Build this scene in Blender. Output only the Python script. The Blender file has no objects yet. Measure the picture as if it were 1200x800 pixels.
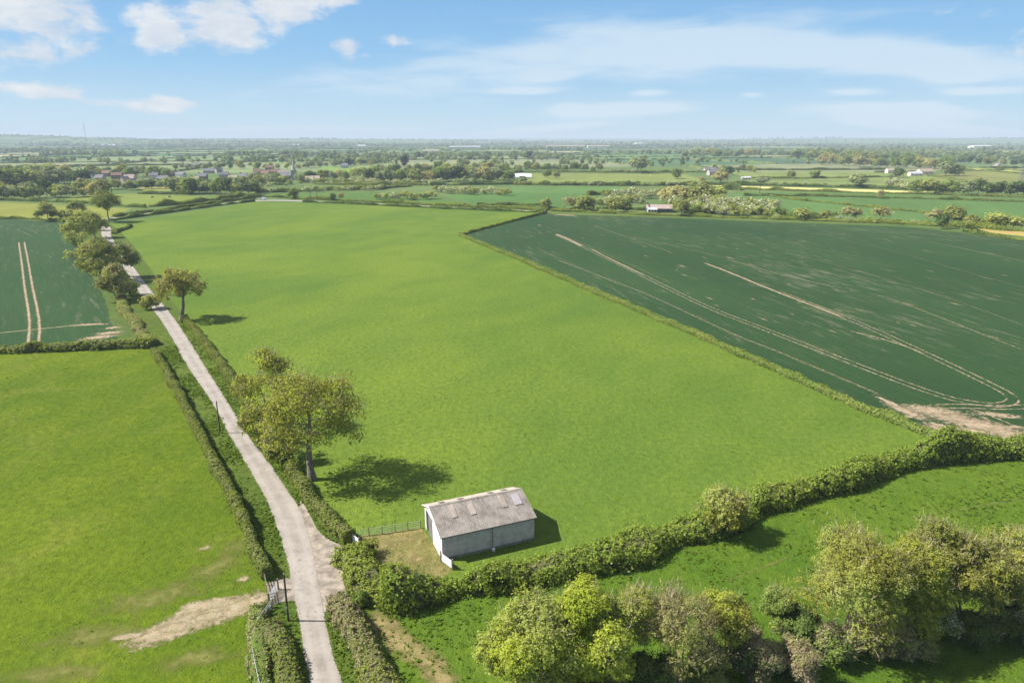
import bpy, math, random
import numpy as np
from mathutils import Vector

R = math.radians
rng = np.random.default_rng(7)
random.seed(7)
scene = bpy.context.scene
COL = scene.collection

# ------------------------------------------------------------------ camera
H = 48.0
PITCH = math.atan(238 / 800)
SP, CP = math.sin(PITCH), math.cos(PITCH)
cd = bpy.data.cameras.new("camera")
cam = bpy.data.objects.new("camera", cd)
COL.objects.link(cam)
cam.location = (0, 0, H)
cam.rotation_euler = (math.pi / 2 - PITCH, 0, 0)
cd.sensor_width = 36
cd.lens = 24
cd.clip_start = 0.5
cd.clip_end = 60000
scene.camera = cam


def G(px, py, z=0.0):
    """survey point of the ground plan seen at a photo position"""
    u, v = (px - 600) / 800, (py - 400) / 800
    t = (H - z) / (SP + v * CP)
    return Vector((u * t, (CP - v * SP) * t, z))


def depth(px, py):
    return H / (SP + (py - 400) / 800 * CP)


def height_for(base, top_py):
    """height of an upright thing standing at base whose top shows at top_py"""
    v = (top_py - 400) / 800
    # (y*SP... ) solve  -( -SP*y - CP*(z-H) ) / (CP*y - SP*(z-H)) = v
    y = base.y
    # depth = CP*y - SP*dz ; up = SP*y + CP*dz ; v = -up/depth
    dz = (-v * CP * y - SP * y) / (CP - v * SP)
    return dz + H - base.z


# ------------------------------------------------------------------ materials
class NT:
    def __init__(s, tree):
        s.t = tree
        s.n = tree.nodes
        s.l = tree.links

    def node(s, typ, **kw):
        n = s.n.new(typ)
        for k, v in kw.items():
            setattr(n, k, v)
        return n

    def put(s, sock, v):
        if isinstance(v, bpy.types.NodeSocket):
            s.l.new(v, sock)
        elif isinstance(v, tuple) and len(v) == 3 and sock.type == 'RGBA':
            sock.default_value = (*v, 1)
        else:
            sock.default_value = v

    def math(s, op, a, b=None, c=None, clamp=False):
        n = s.node('ShaderNodeMath', operation=op, use_clamp=clamp)
        s.put(n.inputs[0], a)
        if b is not None:
            s.put(n.inputs[1], b)
        if c is not None:
            s.put(n.inputs[2], c)
        return n.outputs[0]

    def mix(s, f, a, b, blend='MIX'):
        n = s.node('ShaderNodeMix', data_type='RGBA', blend_type=blend)
        n.clamp_factor = True
        s.put(n.inputs[0], f)
        s.put(n.inputs[6], a)
        s.put(n.inputs[7], b)
        return n.outputs[2]

    def noise(s, vec, scale, detail=3, rough=0.55, dist=0.0):
        n = s.node('ShaderNodeTexNoise')
        s.put(n.inputs['Vector'], vec)
        n.inputs['Scale'].default_value = scale
        n.inputs['Detail'].default_value = detail
        n.inputs['Roughness'].default_value = rough
        n.inputs['Distortion'].default_value = dist
        return n.outputs['Fac']

    def ramp(s, f, lo, hi):
        n = s.node('ShaderNodeMapRange', interpolation_type='SMOOTHSTEP')
        s.put(n.inputs[0], f)
        n.inputs[1].default_value = lo
        n.inputs[2].default_value = hi
        return n.outputs[0]

    def pos(s):
        return s.node('ShaderNodeNewGeometry').outputs['Position']

    def mapping(s, vec, scale=(1, 1, 1), rot=0.0):
        a = s.node('ShaderNodeMapping')
        a.inputs['Rotation'].default_value = (0, 0, rot)
        s.put(a.inputs['Vector'], vec)
        b = s.node('ShaderNodeMapping')
        b.inputs['Scale'].default_value = scale
        s.l.new(a.outputs[0], b.inputs['Vector'])
        return b.outputs[0]

    def attr(s, name):
        n = s.node('ShaderNodeAttribute', attribute_name=name)
        return n

    def bump(s, h, dist, strength=1.0):
        n = s.node('ShaderNodeBump')
        s.put(n.inputs['Height'], h)
        n.inputs['Distance'].default_value = dist
        n.inputs['Strength'].default_value = strength
        return n.outputs[0]

    def bsdf(s, col, rough=0.9, normal=None, spec=0.15, metal=0.0):
        n = s.node('ShaderNodeBsdfPrincipled')
        s.put(n.inputs['Base Color'], col)
        s.put(n.inputs['Roughness'], rough)
        n.inputs['Specular IOR Level'].default_value = spec
        n.inputs['Metallic'].default_value = metal
        if normal is not None:
            s.put(n.inputs['Normal'], normal)
        return n.outputs[0]


def mat(name):
    m = bpy.data.materials.new(name)
    m.use_nodes = True
    m.node_tree.nodes.clear()
    nt = NT(m.node_tree)
    out = nt.node('ShaderNodeOutputMaterial')
    nt.out = out.inputs['Surface']
    return m, nt


def plain(name, col, rough=0.8, spec=0.2, metal=0.0, var=0.15, scale=3.0, bump=0.0):
    m, t = mat(name)
    p = t.pos()
    n = t.noise(p, scale, 4)
    dark = tuple(c * (1 - var * 1.6) for c in col)
    light = tuple(min(1, c * (1 + var)) for c in col)
    c = t.mix(t.ramp(n, .3, .7), dark, light)
    nb = t.bump(t.noise(p, scale * 5, 3), bump) if bump else None
    t.l.new(t.bsdf(c, rough, nb, spec, metal), t.out)
    return m


def grass_mat(name, a, b, c, big=0.018, mid=0.12, tuft=0.35, dry=None, dryamt=0.0, rot=0.3, stretch=1.0, bumpd=0.14, stripe=None):
    """a lush green, b yellow green, c dark tussock"""
    m, t = mat(name)
    p = t.pos()
    pm = t.mapping(p, (1, stretch, 1), rot)
    n1 = t.noise(pm, big, 3, .55, .4)
    n2 = t.noise(pm, mid, 4, .6, .3)
    n3 = t.noise(p, 0.9, 4, .65)
    n4 = t.noise(p, 4.5, 3, .6)
    f = t.math('MULTIPLY_ADD', n1, .95, t.math('MULTIPLY', n2, .62))
    f = t.ramp(f, .48, 1.10)
    col = t.mix(f, a, b)
    if stripe:
        w = t.node('ShaderNodeTexWave', wave_type='BANDS', bands_direction='X')
        t.put(w.inputs['Vector'], t.mapping(p, (1, 1, 1), stripe[1]))
        w.inputs['Scale'].default_value = stripe[0]
        w.inputs['Distortion'].default_value = 1.6
        w.inputs['Detail'].default_value = 2
        w.inputs['Detail Scale'].default_value = .6
        col = t.mix(t.math('MULTIPLY', w.outputs['Fac'], stripe[2]), col, a)
    if dry:
        d = t.noise(pm, mid * .7, 5, .62, .6)
        col = t.mix(t.math('MULTIPLY', t.ramp(d, .5, .72), dryamt), col, dry)
    k = t.ramp(t.math('MULTIPLY_ADD', n3, .7, t.math('MULTIPLY', n4, .3)), .40, .62)
    col = t.mix(t.math('MULTIPLY', t.math('SUBTRACT', 1.0, k), tuft), col, c)
    # dense tussocks here and there
    n5 = t.noise(pm, .45, 3, .7)
    col = t.mix(t.math('MULTIPLY', t.ramp(n5, .60, .72), .55 * tuft), col, c)
    # scattered darker tufts, in drifts
    n6 = t.noise(t.mapping(p, (1, .7, 1), rot * 2), 1.5, 3, .55, .4)
    n7 = t.noise(p, .055, 3, .6)
    sp = t.math('MULTIPLY', t.ramp(n6, .585, .665), t.ramp(n7, .42, .64))
    col = t.mix(t.math('MULTIPLY', sp, min(.85, tuft * 1.45)), col, c)
    n8 = t.noise(p, 2.2, 3, .7)
    col = t.mix(t.math('MULTIPLY', t.ramp(n8, .56, .74), .5 * tuft), col, tuple(min(1, q * 1.35) for q in b))
    h = t.math('MULTIPLY_ADD', n3, 1.0, t.math('MULTIPLY', n4, .45))
    t.l.new(t.bsdf(col, .95, t.bump(h, bumpd * 2.6, .9), .05), t.out)
    return m


def leaf_mat(name, a, b, trans=0.35, accent=None, amt=0.0):
    m, t = mat(name)
    r = t.attr('rnd').outputs['Fac']
    col = t.mix(r, a, b)
    if accent:
        r2 = t.attr('rnd2').outputs['Fac']
        col = t.mix(t.math('LESS_THAN', r2, amt), col, accent)
    d = t.node('ShaderNodeBsdfDiffuse')
    t.put(d.inputs['Color'], col)
    tr = t.node('ShaderNodeBsdfTranslucent')
    t.put(tr.inputs['Color'], t.mix(1.0, col, (1.0, 1.0, .55), 'MULTIPLY'))
    mx = t.node('ShaderNodeMixShader')
    mx.inputs[0].default_value = trans
    t.l.new(d.outputs[0], mx.inputs[1])
    t.l.new(tr.outputs[0], mx.inputs[2])
    t.l.new(mx.outputs[0], t.out)
    return m


def patch_mat(name, a, b, thr=.45, soft=.12, scale=.5, gscale=(1, 1, 1), grit=6.0, bumpd=.05):
    """bare earth / worn ground that thins out towards its edge"""
    m, t = mat(name)
    p = t.pos()
    fade = t.attr('fade').outputs['Fac']
    n = t.noise(t.mapping(p, gscale), scale, 5, .68, .3)
    f = t.math('MULTIPLY_ADD', fade, .75, t.math('SUBTRACT', n, .5))
    f = t.ramp(f, thr - soft, thr + soft)
    g = t.noise(p, grit, 3, .6)
    g2 = t.noise(p, grit * .12, 3, .6)
    col = t.mix(t.ramp(t.math('MULTIPLY_ADD', g, .5, t.math('MULTIPLY', g2, .5)), .36, .62), a, b)
    s = t.bsdf(col, .95, t.bump(g, bumpd), .05)
    tr = t.node('ShaderNodeBsdfTransparent')
    mx = t.node('ShaderNodeMixShader')
    t.l.new(f, mx.inputs[0])
    t.l.new(tr.outputs[0], mx.inputs[1])
    t.l.new(s, mx.inputs[2])
    t.l.new(mx.outputs[0], t.out)
    return m


M = {}
M['meadow'] = grass_mat('meadow_grass', (.068, .117, .017), (.125, .170, .020), (.043, .080, .011), big=.014, mid=.075, tuft=.45, rot=.5, stretch=.55)
M['pasture'] = grass_mat('pasture_grass', (.060, .101, .006), (.116, .148, .009), (.038, .068, .005), big=.03, mid=.16, tuft=.5, dry=(.16, .15, .035), dryamt=.35, stripe=(.03, .25, .35))
M['paddock'] = grass_mat('paddock_grass', (.050, .098, .009), (.092, .134, .013), (.032, .066, .007), big=.04, mid=.2, tuft=.42, rot=-.5, stretch=.4)
M['verge'] = grass_mat('verge_grass', (.056, .092, .013), (.098, .125, .020), (.030, .054, .010), big=.06, mid=.4, tuft=.6, dry=(.13, .115, .045), dryamt=.3)
M['ground'] = grass_mat('open_country', (.060, .105, .030), (.115, .150, .046), (.045, .075, .024), big=.004, mid=.02, tuft=.4, dry=(.17, .16, .07), dryamt=.3)
M['yard'] = grass_mat('dry_yard_grass', (.120, .112, .034), (.225, .182, .075), (.070, .080, .022), big=.12, mid=.45, tuft=.6, dry=(.26, .205, .09), dryamt=.8)


def arable_mat(name, a, b, rot):
    m, t = mat(name)
    p = t.pos()
    pm = t.mapping(p, (1, .035, 1), rot)
    rows = t.noise(pm, 1.3, 3, .65)
    big = t.noise(t.mapping(p, (1, .35, 1), rot), .02, 3, .5)
    fine = t.noise(p, 2.5, 3, .6)
    f = t.math('MULTIPLY_ADD', rows, .45, t.math('MULTIPLY_ADD', big, .4, t.math('MULTIPLY', fine, .25)))
    col = t.mix(t.ramp(f, .42, .72), a, b)
    # thin places where the pale soil shows between the rows
    thin = t.noise(t.mapping(p, (1, .14, 1), rot), .42, 7, .76)
    patch = t.noise(p, .013, 3, .5)
    k = t.ramp(t.math('MULTIPLY_ADD', patch, .45, thin), .76, .92)
    col = t.mix(t.math('MULTIPLY', k, .36), col, (.18, .16, .10))
    t.l.new(t.bsdf(col, .9, t.bump(t.math('MULTIPLY_ADD', rows, .6, fine), .10), .1), t.out)
    return m


_a, _b = G(29, 305), G(41, 385)
LEFT_ROT = math.pi / 2 - math.atan2((_a - _b).y, (_a - _b).x)
M['crop'] = arable_mat('young_wheat', (.0140, .0365, .0105), (.0240, .0535, .0145), R(-15.5))
M['crop_left'] = arable_mat('young_wheat_beyond_lane', (.0130, .0385, .0100), (.0220, .0540, .0135), LEFT_ROT)
M['soil'] = patch_mat('bare_soil', (.185, .142, .090), (.305, .242, .165), .50, .15, 1.3)
M['soil_faint'] = patch_mat('thin_crop_soil', (.080, .095, .040), (.21, .17, .112), .55, .22, 1.3)
M['dirt'] = patch_mat('worn_dirt', (.16, .135, .072), (.28, .225, .150), .40, .16, 1.6)
M['strawy'] = patch_mat('straw_litter', (.13, .115, .040), (.23, .18, .085), .52, .28, .9)
M['dry_turf'] = patch_mat('dry_turf', (.10, .115, .024), (.155, .150, .046), .58, .28, .6)
M['yellow_turf'] = patch_mat('yellow_turf', (.12, .155, .016), (.165, .185, .022), .45, .30, .12)


def lane_mat():
    m, t = mat('lane_surface')
    p = t.pos()
    u = t.attr('across').outputs['Fac']     # -1..1
    n1 = t.noise(p, .35, 4, .6)
    n0 = t.noise(p, .13, 5, .7, .6)
    n2 = t.noise(p, 9.0, 4, .7)
    n3 = t.noise(p, 1.6, 5, .65, .5)
    col = t.mix(t.ramp(n1, .35, .68), (.200, .178, .153), (.258, .231, .200))
    col = t.mix(t.math('MULTIPLY', t.ramp(n0, .52, .66), .5), col, (.150, .132, .118))
    tr = t.math('ABSOLUTE', t.math('SUBTRACT', t.math('ABSOLUTE', u), .5))
    col = t.mix(t.math('MULTIPLY', t.math('SUBTRACT', 1.0, t.ramp(tr, .05, .35)), .35), col, (.30, .268, .240))
    col = t.mix(t.math('MULTIPLY', t.ramp(n3, .54, .70), .65), col, (.120, .106, .094))
    col = t.mix(t.math('MULTIPLY', t.ramp(t.math('ABSOLUTE', u), .86, 1.0), .6), col, (.24, .19, .125))
    col = t.mix(t.math('MULTIPLY', t.ramp(n2, .5, .8), .35), col, (.155, .14, .125))
    v = t.node('ShaderNodeTexVoronoi', feature='DISTANCE_TO_EDGE')
    t.put(v.inputs['Vector'], t.mapping(p, (1, .5, 1), .3))
    v.inputs['Scale'].default_value = .25
    crack = t.math('LESS_THAN', v.outputs['Distance'], .008)
    sh = t.bsdf(col, .9, t.bump(t.math('MULTIPLY_ADD', n3, .6, n2), .02), .15)
    ne = t.noise(p, 2.6, 4, .7)
    edge = t.math('MULTIPLY_ADD', t.math('SUBTRACT', ne, .5), .42, t.math('ABSOLUTE', u))
    trn = t.node('ShaderNodeBsdfTransparent')
    mx = t.node('ShaderNodeMixShader')
    t.l.new(t.ramp(edge, .90, .97), mx.inputs[0])
    t.l.new(sh, mx.inputs[1])
    t.l.new(trn.outputs[0], mx.inputs[2])
    t.l.new(mx.outputs[0], t.out)
    return m


M['lane'] = lane_mat()
M['gravel'] = plain('gravel', (.230, .196, .158), .95, .1, var=.25, scale=.8, bump=.05)
M['bark'] = plain('grey_bark', (.165, .142, .110), .95, .1, var=.3, scale=4, bump=.03)
M['hedge_inside'] = plain('twiggy_hedge_inside', (.085, .088, .034), .95, .05, var=.4, scale=5)
M['bark_pale'] = plain('pale_bark', (.24, .20, .15), .95, .1, var=.25, scale=4, bump=.02)

LEAF = dict(
    ash=leaf_mat('olive_spring_leaf', (.200, .215, .034), (.350, .345, .070), .48),
    lime=leaf_mat('lime_leaf', (.260, .320, .034), (.420, .460, .070), .48),
    green=leaf_mat('mid_green_leaf', (.120, .180, .038), (.210, .275, .064), .45),
    dark=leaf_mat('dark_leaf', (.045, .080, .024), (.095, .135, .038), .35),
    olive=leaf_mat('olive_leaf', (.190, .210, .056), (.320, .330, .100), .48),
    brown=leaf_mat('bronze_bud', (.265, .245, .090), (.390, .360, .150), .45),
    grey=leaf_mat('grey_green_leaf', (.170, .210, .096), (.275, .310, .150), .42),
    white=leaf_mat('blossoming_spray', (.190, .225, .060), (.320, .350, .115), .42, (.62, .61, .52), .28),
    pale=leaf_mat('pale_fresh_leaf', (.255, .295, .070), (.400, .430, .130), .48),
    hedge=leaf_mat('hedge_leaf', (.140, .190, .028), (.270, .310, .058), .42),
    hedge_dark=leaf_mat('hawthorn_hedge_leaf', (.100, .165, .024), (.265, .335, .056), .42, (.45, .45, .36), .006),
    hedge_trim=leaf_mat('trimmed_hedge_leaf', (.150, .195, .042), (.270, .315, .082), .42, (.24, .205, .10), .07),
    bramble=leaf_mat('dead_bramble', (.220, .170, .105), (.340, .275, .175), .3, (.17, .21, .05), .22),
    tuft=leaf_mat('grass_blade', (.066, .116, .011), (.120, .165, .017), .36),
    far=leaf_mat('distant_leaf', (.115, .155, .055), (.200, .240, .090), .45),
    cypress=leaf_mat('cypress_leaf', (.022, .042, .022), (.040, .066, .030), .2),
)
TWIG = dict(
    grey=plain('grey_twig', (.275, .238, .175), .95, .05, var=.2, scale=2),
    brown=plain('brown_twig', (.300, .245, .165), .95, .05, var=.2, scale=2),
)


# ------------------------------------------------------------------ mesh tools
class MB:
    """collects polygons of one part"""

    def __init__(s):
        s.v, s.f, s.m = [], [], []
        s.attr = {}

    def poly(s, pts, m=0):
        i = len(s.v)
        s.v += [tuple(p) for p in pts]
        s.f.append(tuple(range(i, i + len(pts))))
        s.m.append(m)

    def add(s, vs, fs, m=0):
        i = len(s.v)
        s.v += [tuple(p) for p in vs]
        s.f += [tuple(i + k for k in f) for f in fs]
        s.m += [m] * len(fs)

    def box(s, lo, hi, m=0, ax=None, org=(0, 0, 0)):
        c = [(x, y, z) for x in (lo[0], hi[0]) for y in (lo[1], hi[1]) for z in (lo[2], hi[2])]
        if ax:
            o = Vector(org)
            c = [o + ax[0] * p[0] + ax[1] * p[1] + Vector((0, 0, p[2])) for p in c]
        s.add(c, [(0, 1, 3, 2), (4, 6, 7, 5), (0, 4, 5, 1), (2, 3, 7, 6), (0, 2, 6, 4), (1, 5, 7, 3)], m)

    def tube(s, p0, p1, r0, r1, n=6, m=0, cap=True):
        p0, p1 = Vector(p0), Vector(p1)
        d = (p1 - p0)
        if d.length < 1e-6:
            return
        d.normalize()
        a = d.orthogonal().normalized()
        b = d.cross(a)
        vs = []
        for p, r in ((p0, r0), (p1, r1)):
            for k in range(n):
                t = 2 * math.pi * k / n
                vs.append(p + a * (math.cos(t) * r) + b * (math.sin(t) * r))
        fs = [(k, (k + 1) % n, n + (k + 1) % n, n + k) for k in range(n)]
        if cap:
            fs += [tuple(range(n - 1, -1, -1)), tuple(range(n, 2 * n))]
        s.add(vs, fs, m)

    def bar(s, p0, p1, w, h, m=0):
        """rectangular bar, w across (horizontal), h tall"""
        p0, p1 = Vector(p0), Vector(p1)
        d = (p1 - p0).normalized()
        up = Vector((0, 0, 1))
        if abs(d.z) > .95:
            up = Vector((0, 1, 0))
        a = d.cross(up).normalized() * (w / 2)
        b = a.cross(d).normalized() * (h / 2)
        vs = [p + sa * a + sb * b for p in (p0, p1) for sa, sb in ((-1, -1), (1, -1), (1, 1), (-1, 1))]
        s.add(vs, [(0, 1, 5, 4), (1, 2, 6, 5), (2, 3, 7, 6), (3, 0, 4, 7), (3, 2, 1, 0), (4, 5, 6, 7)], m)

    def build(s, name, mats, parent=None, smooth=False):
        me = bpy.data.meshes.new(name)
        me.from_pydata(s.v, [], s.f)
        if not isinstance(mats, (list, tuple)):
            mats = [mats]
        for x in mats:
            me.materials.append(x)
        me.polygons.foreach_set('material_index', s.m)
        if smooth:
            me.polygons.foreach_set('use_smooth', [True] * len(s.f))
        for k, (vals, dom) in s.attr.items():
            a = me.attributes.new(k, 'FLOAT', dom)
            a.data.foreach_set('value', vals)
        me.update()
        return link(name, me, parent)


def link(name, me, parent=None):
    o = bpy.data.objects.new(name, me)
    COL.objects.link(o)
    if parent:
        o.parent = parent
    return o


def np_mesh(name, V, nper, mats, midx=None, rnd=None, rnd2=None, extra=None):
    """V: (N*nper,3) verts, faces of nper verts each. extra: MB merged in front"""
    V = np.asarray(V, dtype=np.float64)
    nf = len(V) // nper
    ev, ef, em = (extra.v, extra.f, extra.m) if extra else ([], [], [])
    n0 = len(ev)
    allv = np.vstack([np.array(ev, dtype=np.float64).reshape(-1, 3), V])
    loops = [i for f in ef for i in f]
    sizes = [len(f) for f in ef]
    loops = np.concatenate([np.array(loops, dtype=np.int32), np.arange(nf * nper, dtype=np.int32) + n0])
    sizes = np.concatenate([np.array(sizes, dtype=np.int32), np.full(nf, nper, dtype=np.int32)])
    starts = np.concatenate([[0], np.cumsum(sizes)[:-1]]).astype(np.int32)
    me = bpy.data.meshes.new(name)
    me.vertices.add(len(allv))
    me.vertices.foreach_set('co', allv.ravel())
    me.loops.add(len(loops))
    me.loops.foreach_set('vertex_index', loops)
    me.polygons.add(len(sizes))
    me.polygons.foreach_set('loop_start', starts)
    try:
        me.polygons.foreach_set('loop_total', sizes)
    except Exception:
        pass
    for x in mats:
        me.materials.append(x)
    mi = np.concatenate([np.array(em, dtype=np.int32), np.zeros(nf, dtype=np.int32) if midx is None else midx.astype(np.int32)])
    me.polygons.foreach_set('material_index', mi)
    for key, val in (('rnd', rnd), ('rnd2', rnd2)):
        if val is not None:
            a = me.attributes.new(key, 'FLOAT', 'FACE')
            a.data.foreach_set('value', np.concatenate([np.full(len(ef), .4), val]).astype(np.float32))
    me.update(calc_edges=True)
    return me


def tag(o, label=None, cat=None, group=None, kind=None):
    if label:
        o['label'] = label
    if cat:
        o['category'] = cat
    if group:
        o['group'] = group
    if kind:
        o['kind'] = kind
    return o


def empty(name, loc, rz=0.0):
    o = bpy.data.objects.new(name, None)
    COL.objects.link(o)
    o.location = loc
    o.rotation_euler = (0, 0, rz)
    o.empty_display_size = .5
    return o


def leaves(C, size, nrm=None, tilt=1.0, aspect=1.5, r=rng, jit=.35):
    """leaf-shaped quads centred at C; nrm: preferred facing"""
    n = len(C)
    d = r.normal(size=(n, 3))
    d /= np.linalg.norm(d, axis=1, keepdims=True) + 1e-9
    if nrm is not None:
        d = nrm + d * tilt
        d /= np.linalg.norm(d, axis=1, keepdims=True) + 1e-9
    a = r.normal(size=(n, 3))
    a -= d * (a * d).sum(1, keepdims=True)
    a /= np.linalg.norm(a, axis=1, keepdims=True) + 1e-9
    b = np.cross(d, a)
    s = size * (1 + jit * r.normal(size=(n, 1)).clip(-2, 2)) * .5
    a = a * s * aspect
    b = b * s
    sk = r.uniform(-.35, .35, size=(n, 1))
    q = np.stack([C - a, C - b + a * sk, C + a, C + b + a * sk], axis=1)
    return q.reshape(-1, 3)


def ribbons(P0, P1, w, r=rng):
    d = P1 - P0
    a = np.cross(d, r.normal(size=d.shape))
    a /= np.linalg.norm(a, axis=1, keepdims=True) + 1e-9
    w = np.asarray(w).reshape(-1, 1) if np.ndim(w) else w
    q = np.stack([P0 - a * w * .5, P0 + a * w * .5, P1 + a * w * .15, P1 - a * w * .15], axis=1)
    return q.reshape(-1, 3)


# ------------------------------------------------------------------ ground sheets
def sheet(name, pts, z, m, subdiv=None):
    mb = MB()
    mb.poly([(p[0], p[1], z) for p in pts])
    o = mb.build(name, m)
    o['kind'] = 'structure'
    return o


def densify(pts, step):
    out = []
    for a, b in zip(pts[:-1], pts[1:]):
        a, b = Vector(a), Vector(b)
        n = max(1, int((b - a).length / step))
        for k in range(n):
            out.append(a.lerp(b, k / n))
    out.append(Vector(pts[-1]))
    return out


def smooth_line(pts, it=2):
    pts = [Vector(p) for p in pts]
    for _ in range(it):
        q = [pts[0]]
        for a, b in zip(pts[:-1], pts[1:]):
            q += [a.lerp(b, .25), a.lerp(b, .75)]
        q.append(pts[-1])
        pts = q
    return pts


def frames(pts):
    out = []
    for i, p in enumerate(pts):
        a = pts[max(0, i - 1)]
        b = pts[min(len(pts) - 1, i + 1)]
        d = (b - a)
        d.z = 0
        d.normalize()
        out.append((p, d, Vector((d.y, -d.x, 0))))   # right side
    return out


RZ = [0]


def ribbon_mb(mb, pts, width, z, fade=True, endfade=2.0, jitter=.0, nu=4, amp=1.0):
    """flat band along pts; per-vertex attributes across (-1..1) and fade"""
    RZ[0] = (RZ[0] + 1) % 60
    z += RZ[0] * .00003
    fr = frames(pts)
    L = [0]
    for a, b in zip(pts[:-1], pts[1:]):
        L.append(L[-1] + (b - a).length)
    i0 = len(mb.v)
    ac, fa = mb.attr.setdefault('across', ([], 'POINT'))[0], mb.attr.setdefault('fade', ([], 'POINT'))[0]
    for i, (p, d, n) in enumerate(fr):
        w = width(i / (len(fr) - 1)) if callable(width) else width
        for k in range(nu + 1):
            u = -1 + 2 * k / nu
            j = random.uniform(-jitter, jitter) if k in (0, nu) else 0
            q = p + n * (u * w / 2 + j)
            mb.v.append((q.x, q.y, z))
            ac.append(u)
            e = min(1, L[i] / endfade, (L[-1] - L[i]) / endfade) if endfade else 1
            fa.append((1 - abs(u)) ** .6 * e * amp if fade else 1)
    for i in range(len(fr) - 1):
        for k in range(nu):
            a = i0 + i * (nu + 1) + k
            mb.f.append((a, a + 1, a + nu + 2, a + nu + 1))
            mb.m.append(0)


def px_line(pp):
    return [G(*p) for p in pp]


BZ = [0]


def blob_mb(mb, cx, cy, rx, ry, rot, z, n=18):
    """irregular round patch fading to the edge"""
    ac, fa = mb.attr.setdefault('across', ([], 'POINT'))[0], mb.attr.setdefault('fade', ([], 'POINT'))[0]
    BZ[0] = (BZ[0] + 1) % 40
    z += BZ[0] * .00015
    i0 = len(mb.v)
    c, s = math.cos(rot), math.sin(rot)
    mb.v.append((cx, cy, z)); ac.append(0); fa.append(1)
    rings = 3
    for r in range(1, rings + 1):
        for k in range(n):
            t = 2 * math.pi * k / n
            q = r / rings
            x, y = math.cos(t) * rx * q, math.sin(t) * ry * q
            mb.v.append((cx + c * x - s * y, cy + s * x + c * y, z)); ac.append(q); fa.append(1 - q)
    for k in range(n):
        mb.f.append((i0, i0 + 1 + k, i0 + 1 + (k + 1) % n)); mb.m.append(0)
    for r in range(rings - 1):
        for k in range(n):
            a = i0 + 1 + r * n
            mb.f.append((a + k, a + n + k, a + n + (k + 1) % n, a + (k + 1) % n)); mb.m.append(0)


def terrain(x, y):
    """height of the far country (flat within 3 km)"""
    x = np.asarray(x, float); y = np.asarray(y, float)
    def g(cx, cy, sx, sy, h):
        return h * np.exp(-((x - cx) / sx) ** 2 - ((y - cy) / sy) ** 2)
    z = g(-4600, 5600, 2100, 900, 74) + g(-2900, 7600, 2500, 900, 46) + g(4300, 8200, 2900, 1200, 50) + g(9000, 10500, 3500, 1600, 60) + g(500, 13000, 6000, 1500, 40)
    d = np.hypot(x, y)
    return z * np.clip((d - 3000) / 900, 0, 1)


def build_ground():
    na, radii = 200, [0.0] + list(np.geomspace(30, 3000, 16)) + list(np.linspace(3300, 12000, 40)) + list(np.linspace(12600, 23500, 20))
    vs = [(0, 0, 0)]
    for r in radii[1:]:
        t = np.arange(na) * 2 * math.pi / na
        x, y = r * np.cos(t), r * np.sin(t)
        z = terrain(x, y)
        vs += list(zip(x, y, z))
    fs = [(0, 1 + k, 1 + (k + 1) % na) for k in range(na)]
    for i in range(len(radii) - 2):
        a = 1 + i * na
        fs += [(a + k, a + na + k, a + na + (k + 1) % na, a + (k + 1) % na) for k in range(na)]
    mb = MB()
    mb.add(vs, fs)
    o = mb.build('ground', M['ground'], smooth=True)
    o['kind'] = 'structure'


build_ground()

Z1, Z2, Z3, Z4, Z5, Z6 = .002, .008, .012, .016, .024, .03
sheet('meadow', px_line([(128, 262), (160, 258), (300, 236.5), (360, 237.5), (600, 248), (640, 249.2), (600, 259), (539, 276), (620, 310), (700, 345), (800, 387), (900, 431), (1010, 480), (1110, 518), (1030, 552), (950, 577), (870, 607), (800, 630), (720, 650), (640, 668), (560, 684), (455, 700), (415, 650), (412, 632), (385, 605), (345, 555), (300, 482), (270, 440), (240, 400), (213, 368), (160, 292), (140, 270)]), Z2, M['meadow'])
sheet('verge', px_line([(112, 262), (95, 285), (122, 345), (141, 400), (183, 414), (205, 455), (240, 525), (280, 605), (312, 680), (318, 715), (300, 750), (303, 830), (300, 900), (460, 900), (430, 760), (425, 712), (455, 703), (415, 650), (412, 632), (385, 605), (345, 555), (300, 482), (270, 440), (240, 400), (213, 368), (160, 292), (140, 270), (128, 262)]), .0045, M['verge'])
sheet('crop_field', px_line([(640, 249.5), (760, 253.5), (900, 258.5), (1060, 264.5), (1130, 271), (1300, 292), (1330, 545), (1200, 527), (1112, 517), (1010, 477), (900, 428), (800, 384), (700, 342.5), (620, 307.5), (543, 276), (600, 260)]), Z3, M['crop'])
sheet('crop_field_beyond_lane', px_line([(-140, 252), (0, 256), (75, 261), (95, 290), (122, 345), (137, 385), (141, 400), (0, 410), (-160, 414)]), Z2, M['crop_left'])
sheet('pasture', px_line([(-200, 420), (0, 414), (172, 408), (183, 414), (205, 455), (240, 525), (280, 605), (312, 680), (318, 715), (300, 750), (303, 830), (-60, 900)]), Z2, M['pasture'])
sheet('paddock', px_line([(455, 703), (560, 687), (640, 671), (720, 653), (800, 634), (870, 612), (950, 582), (1030, 556), (1110, 530), (1330, 535), (1400, 850), (445, 900), (430, 760), (425, 712)]), Z2, M['paddock'])
sheet('yard', px_line([(414, 640), (416, 629), (494, 618), (523, 657), (530, 668), (500, 692), (455, 695), (430, 670)]), Z4, M['yard'])

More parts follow.
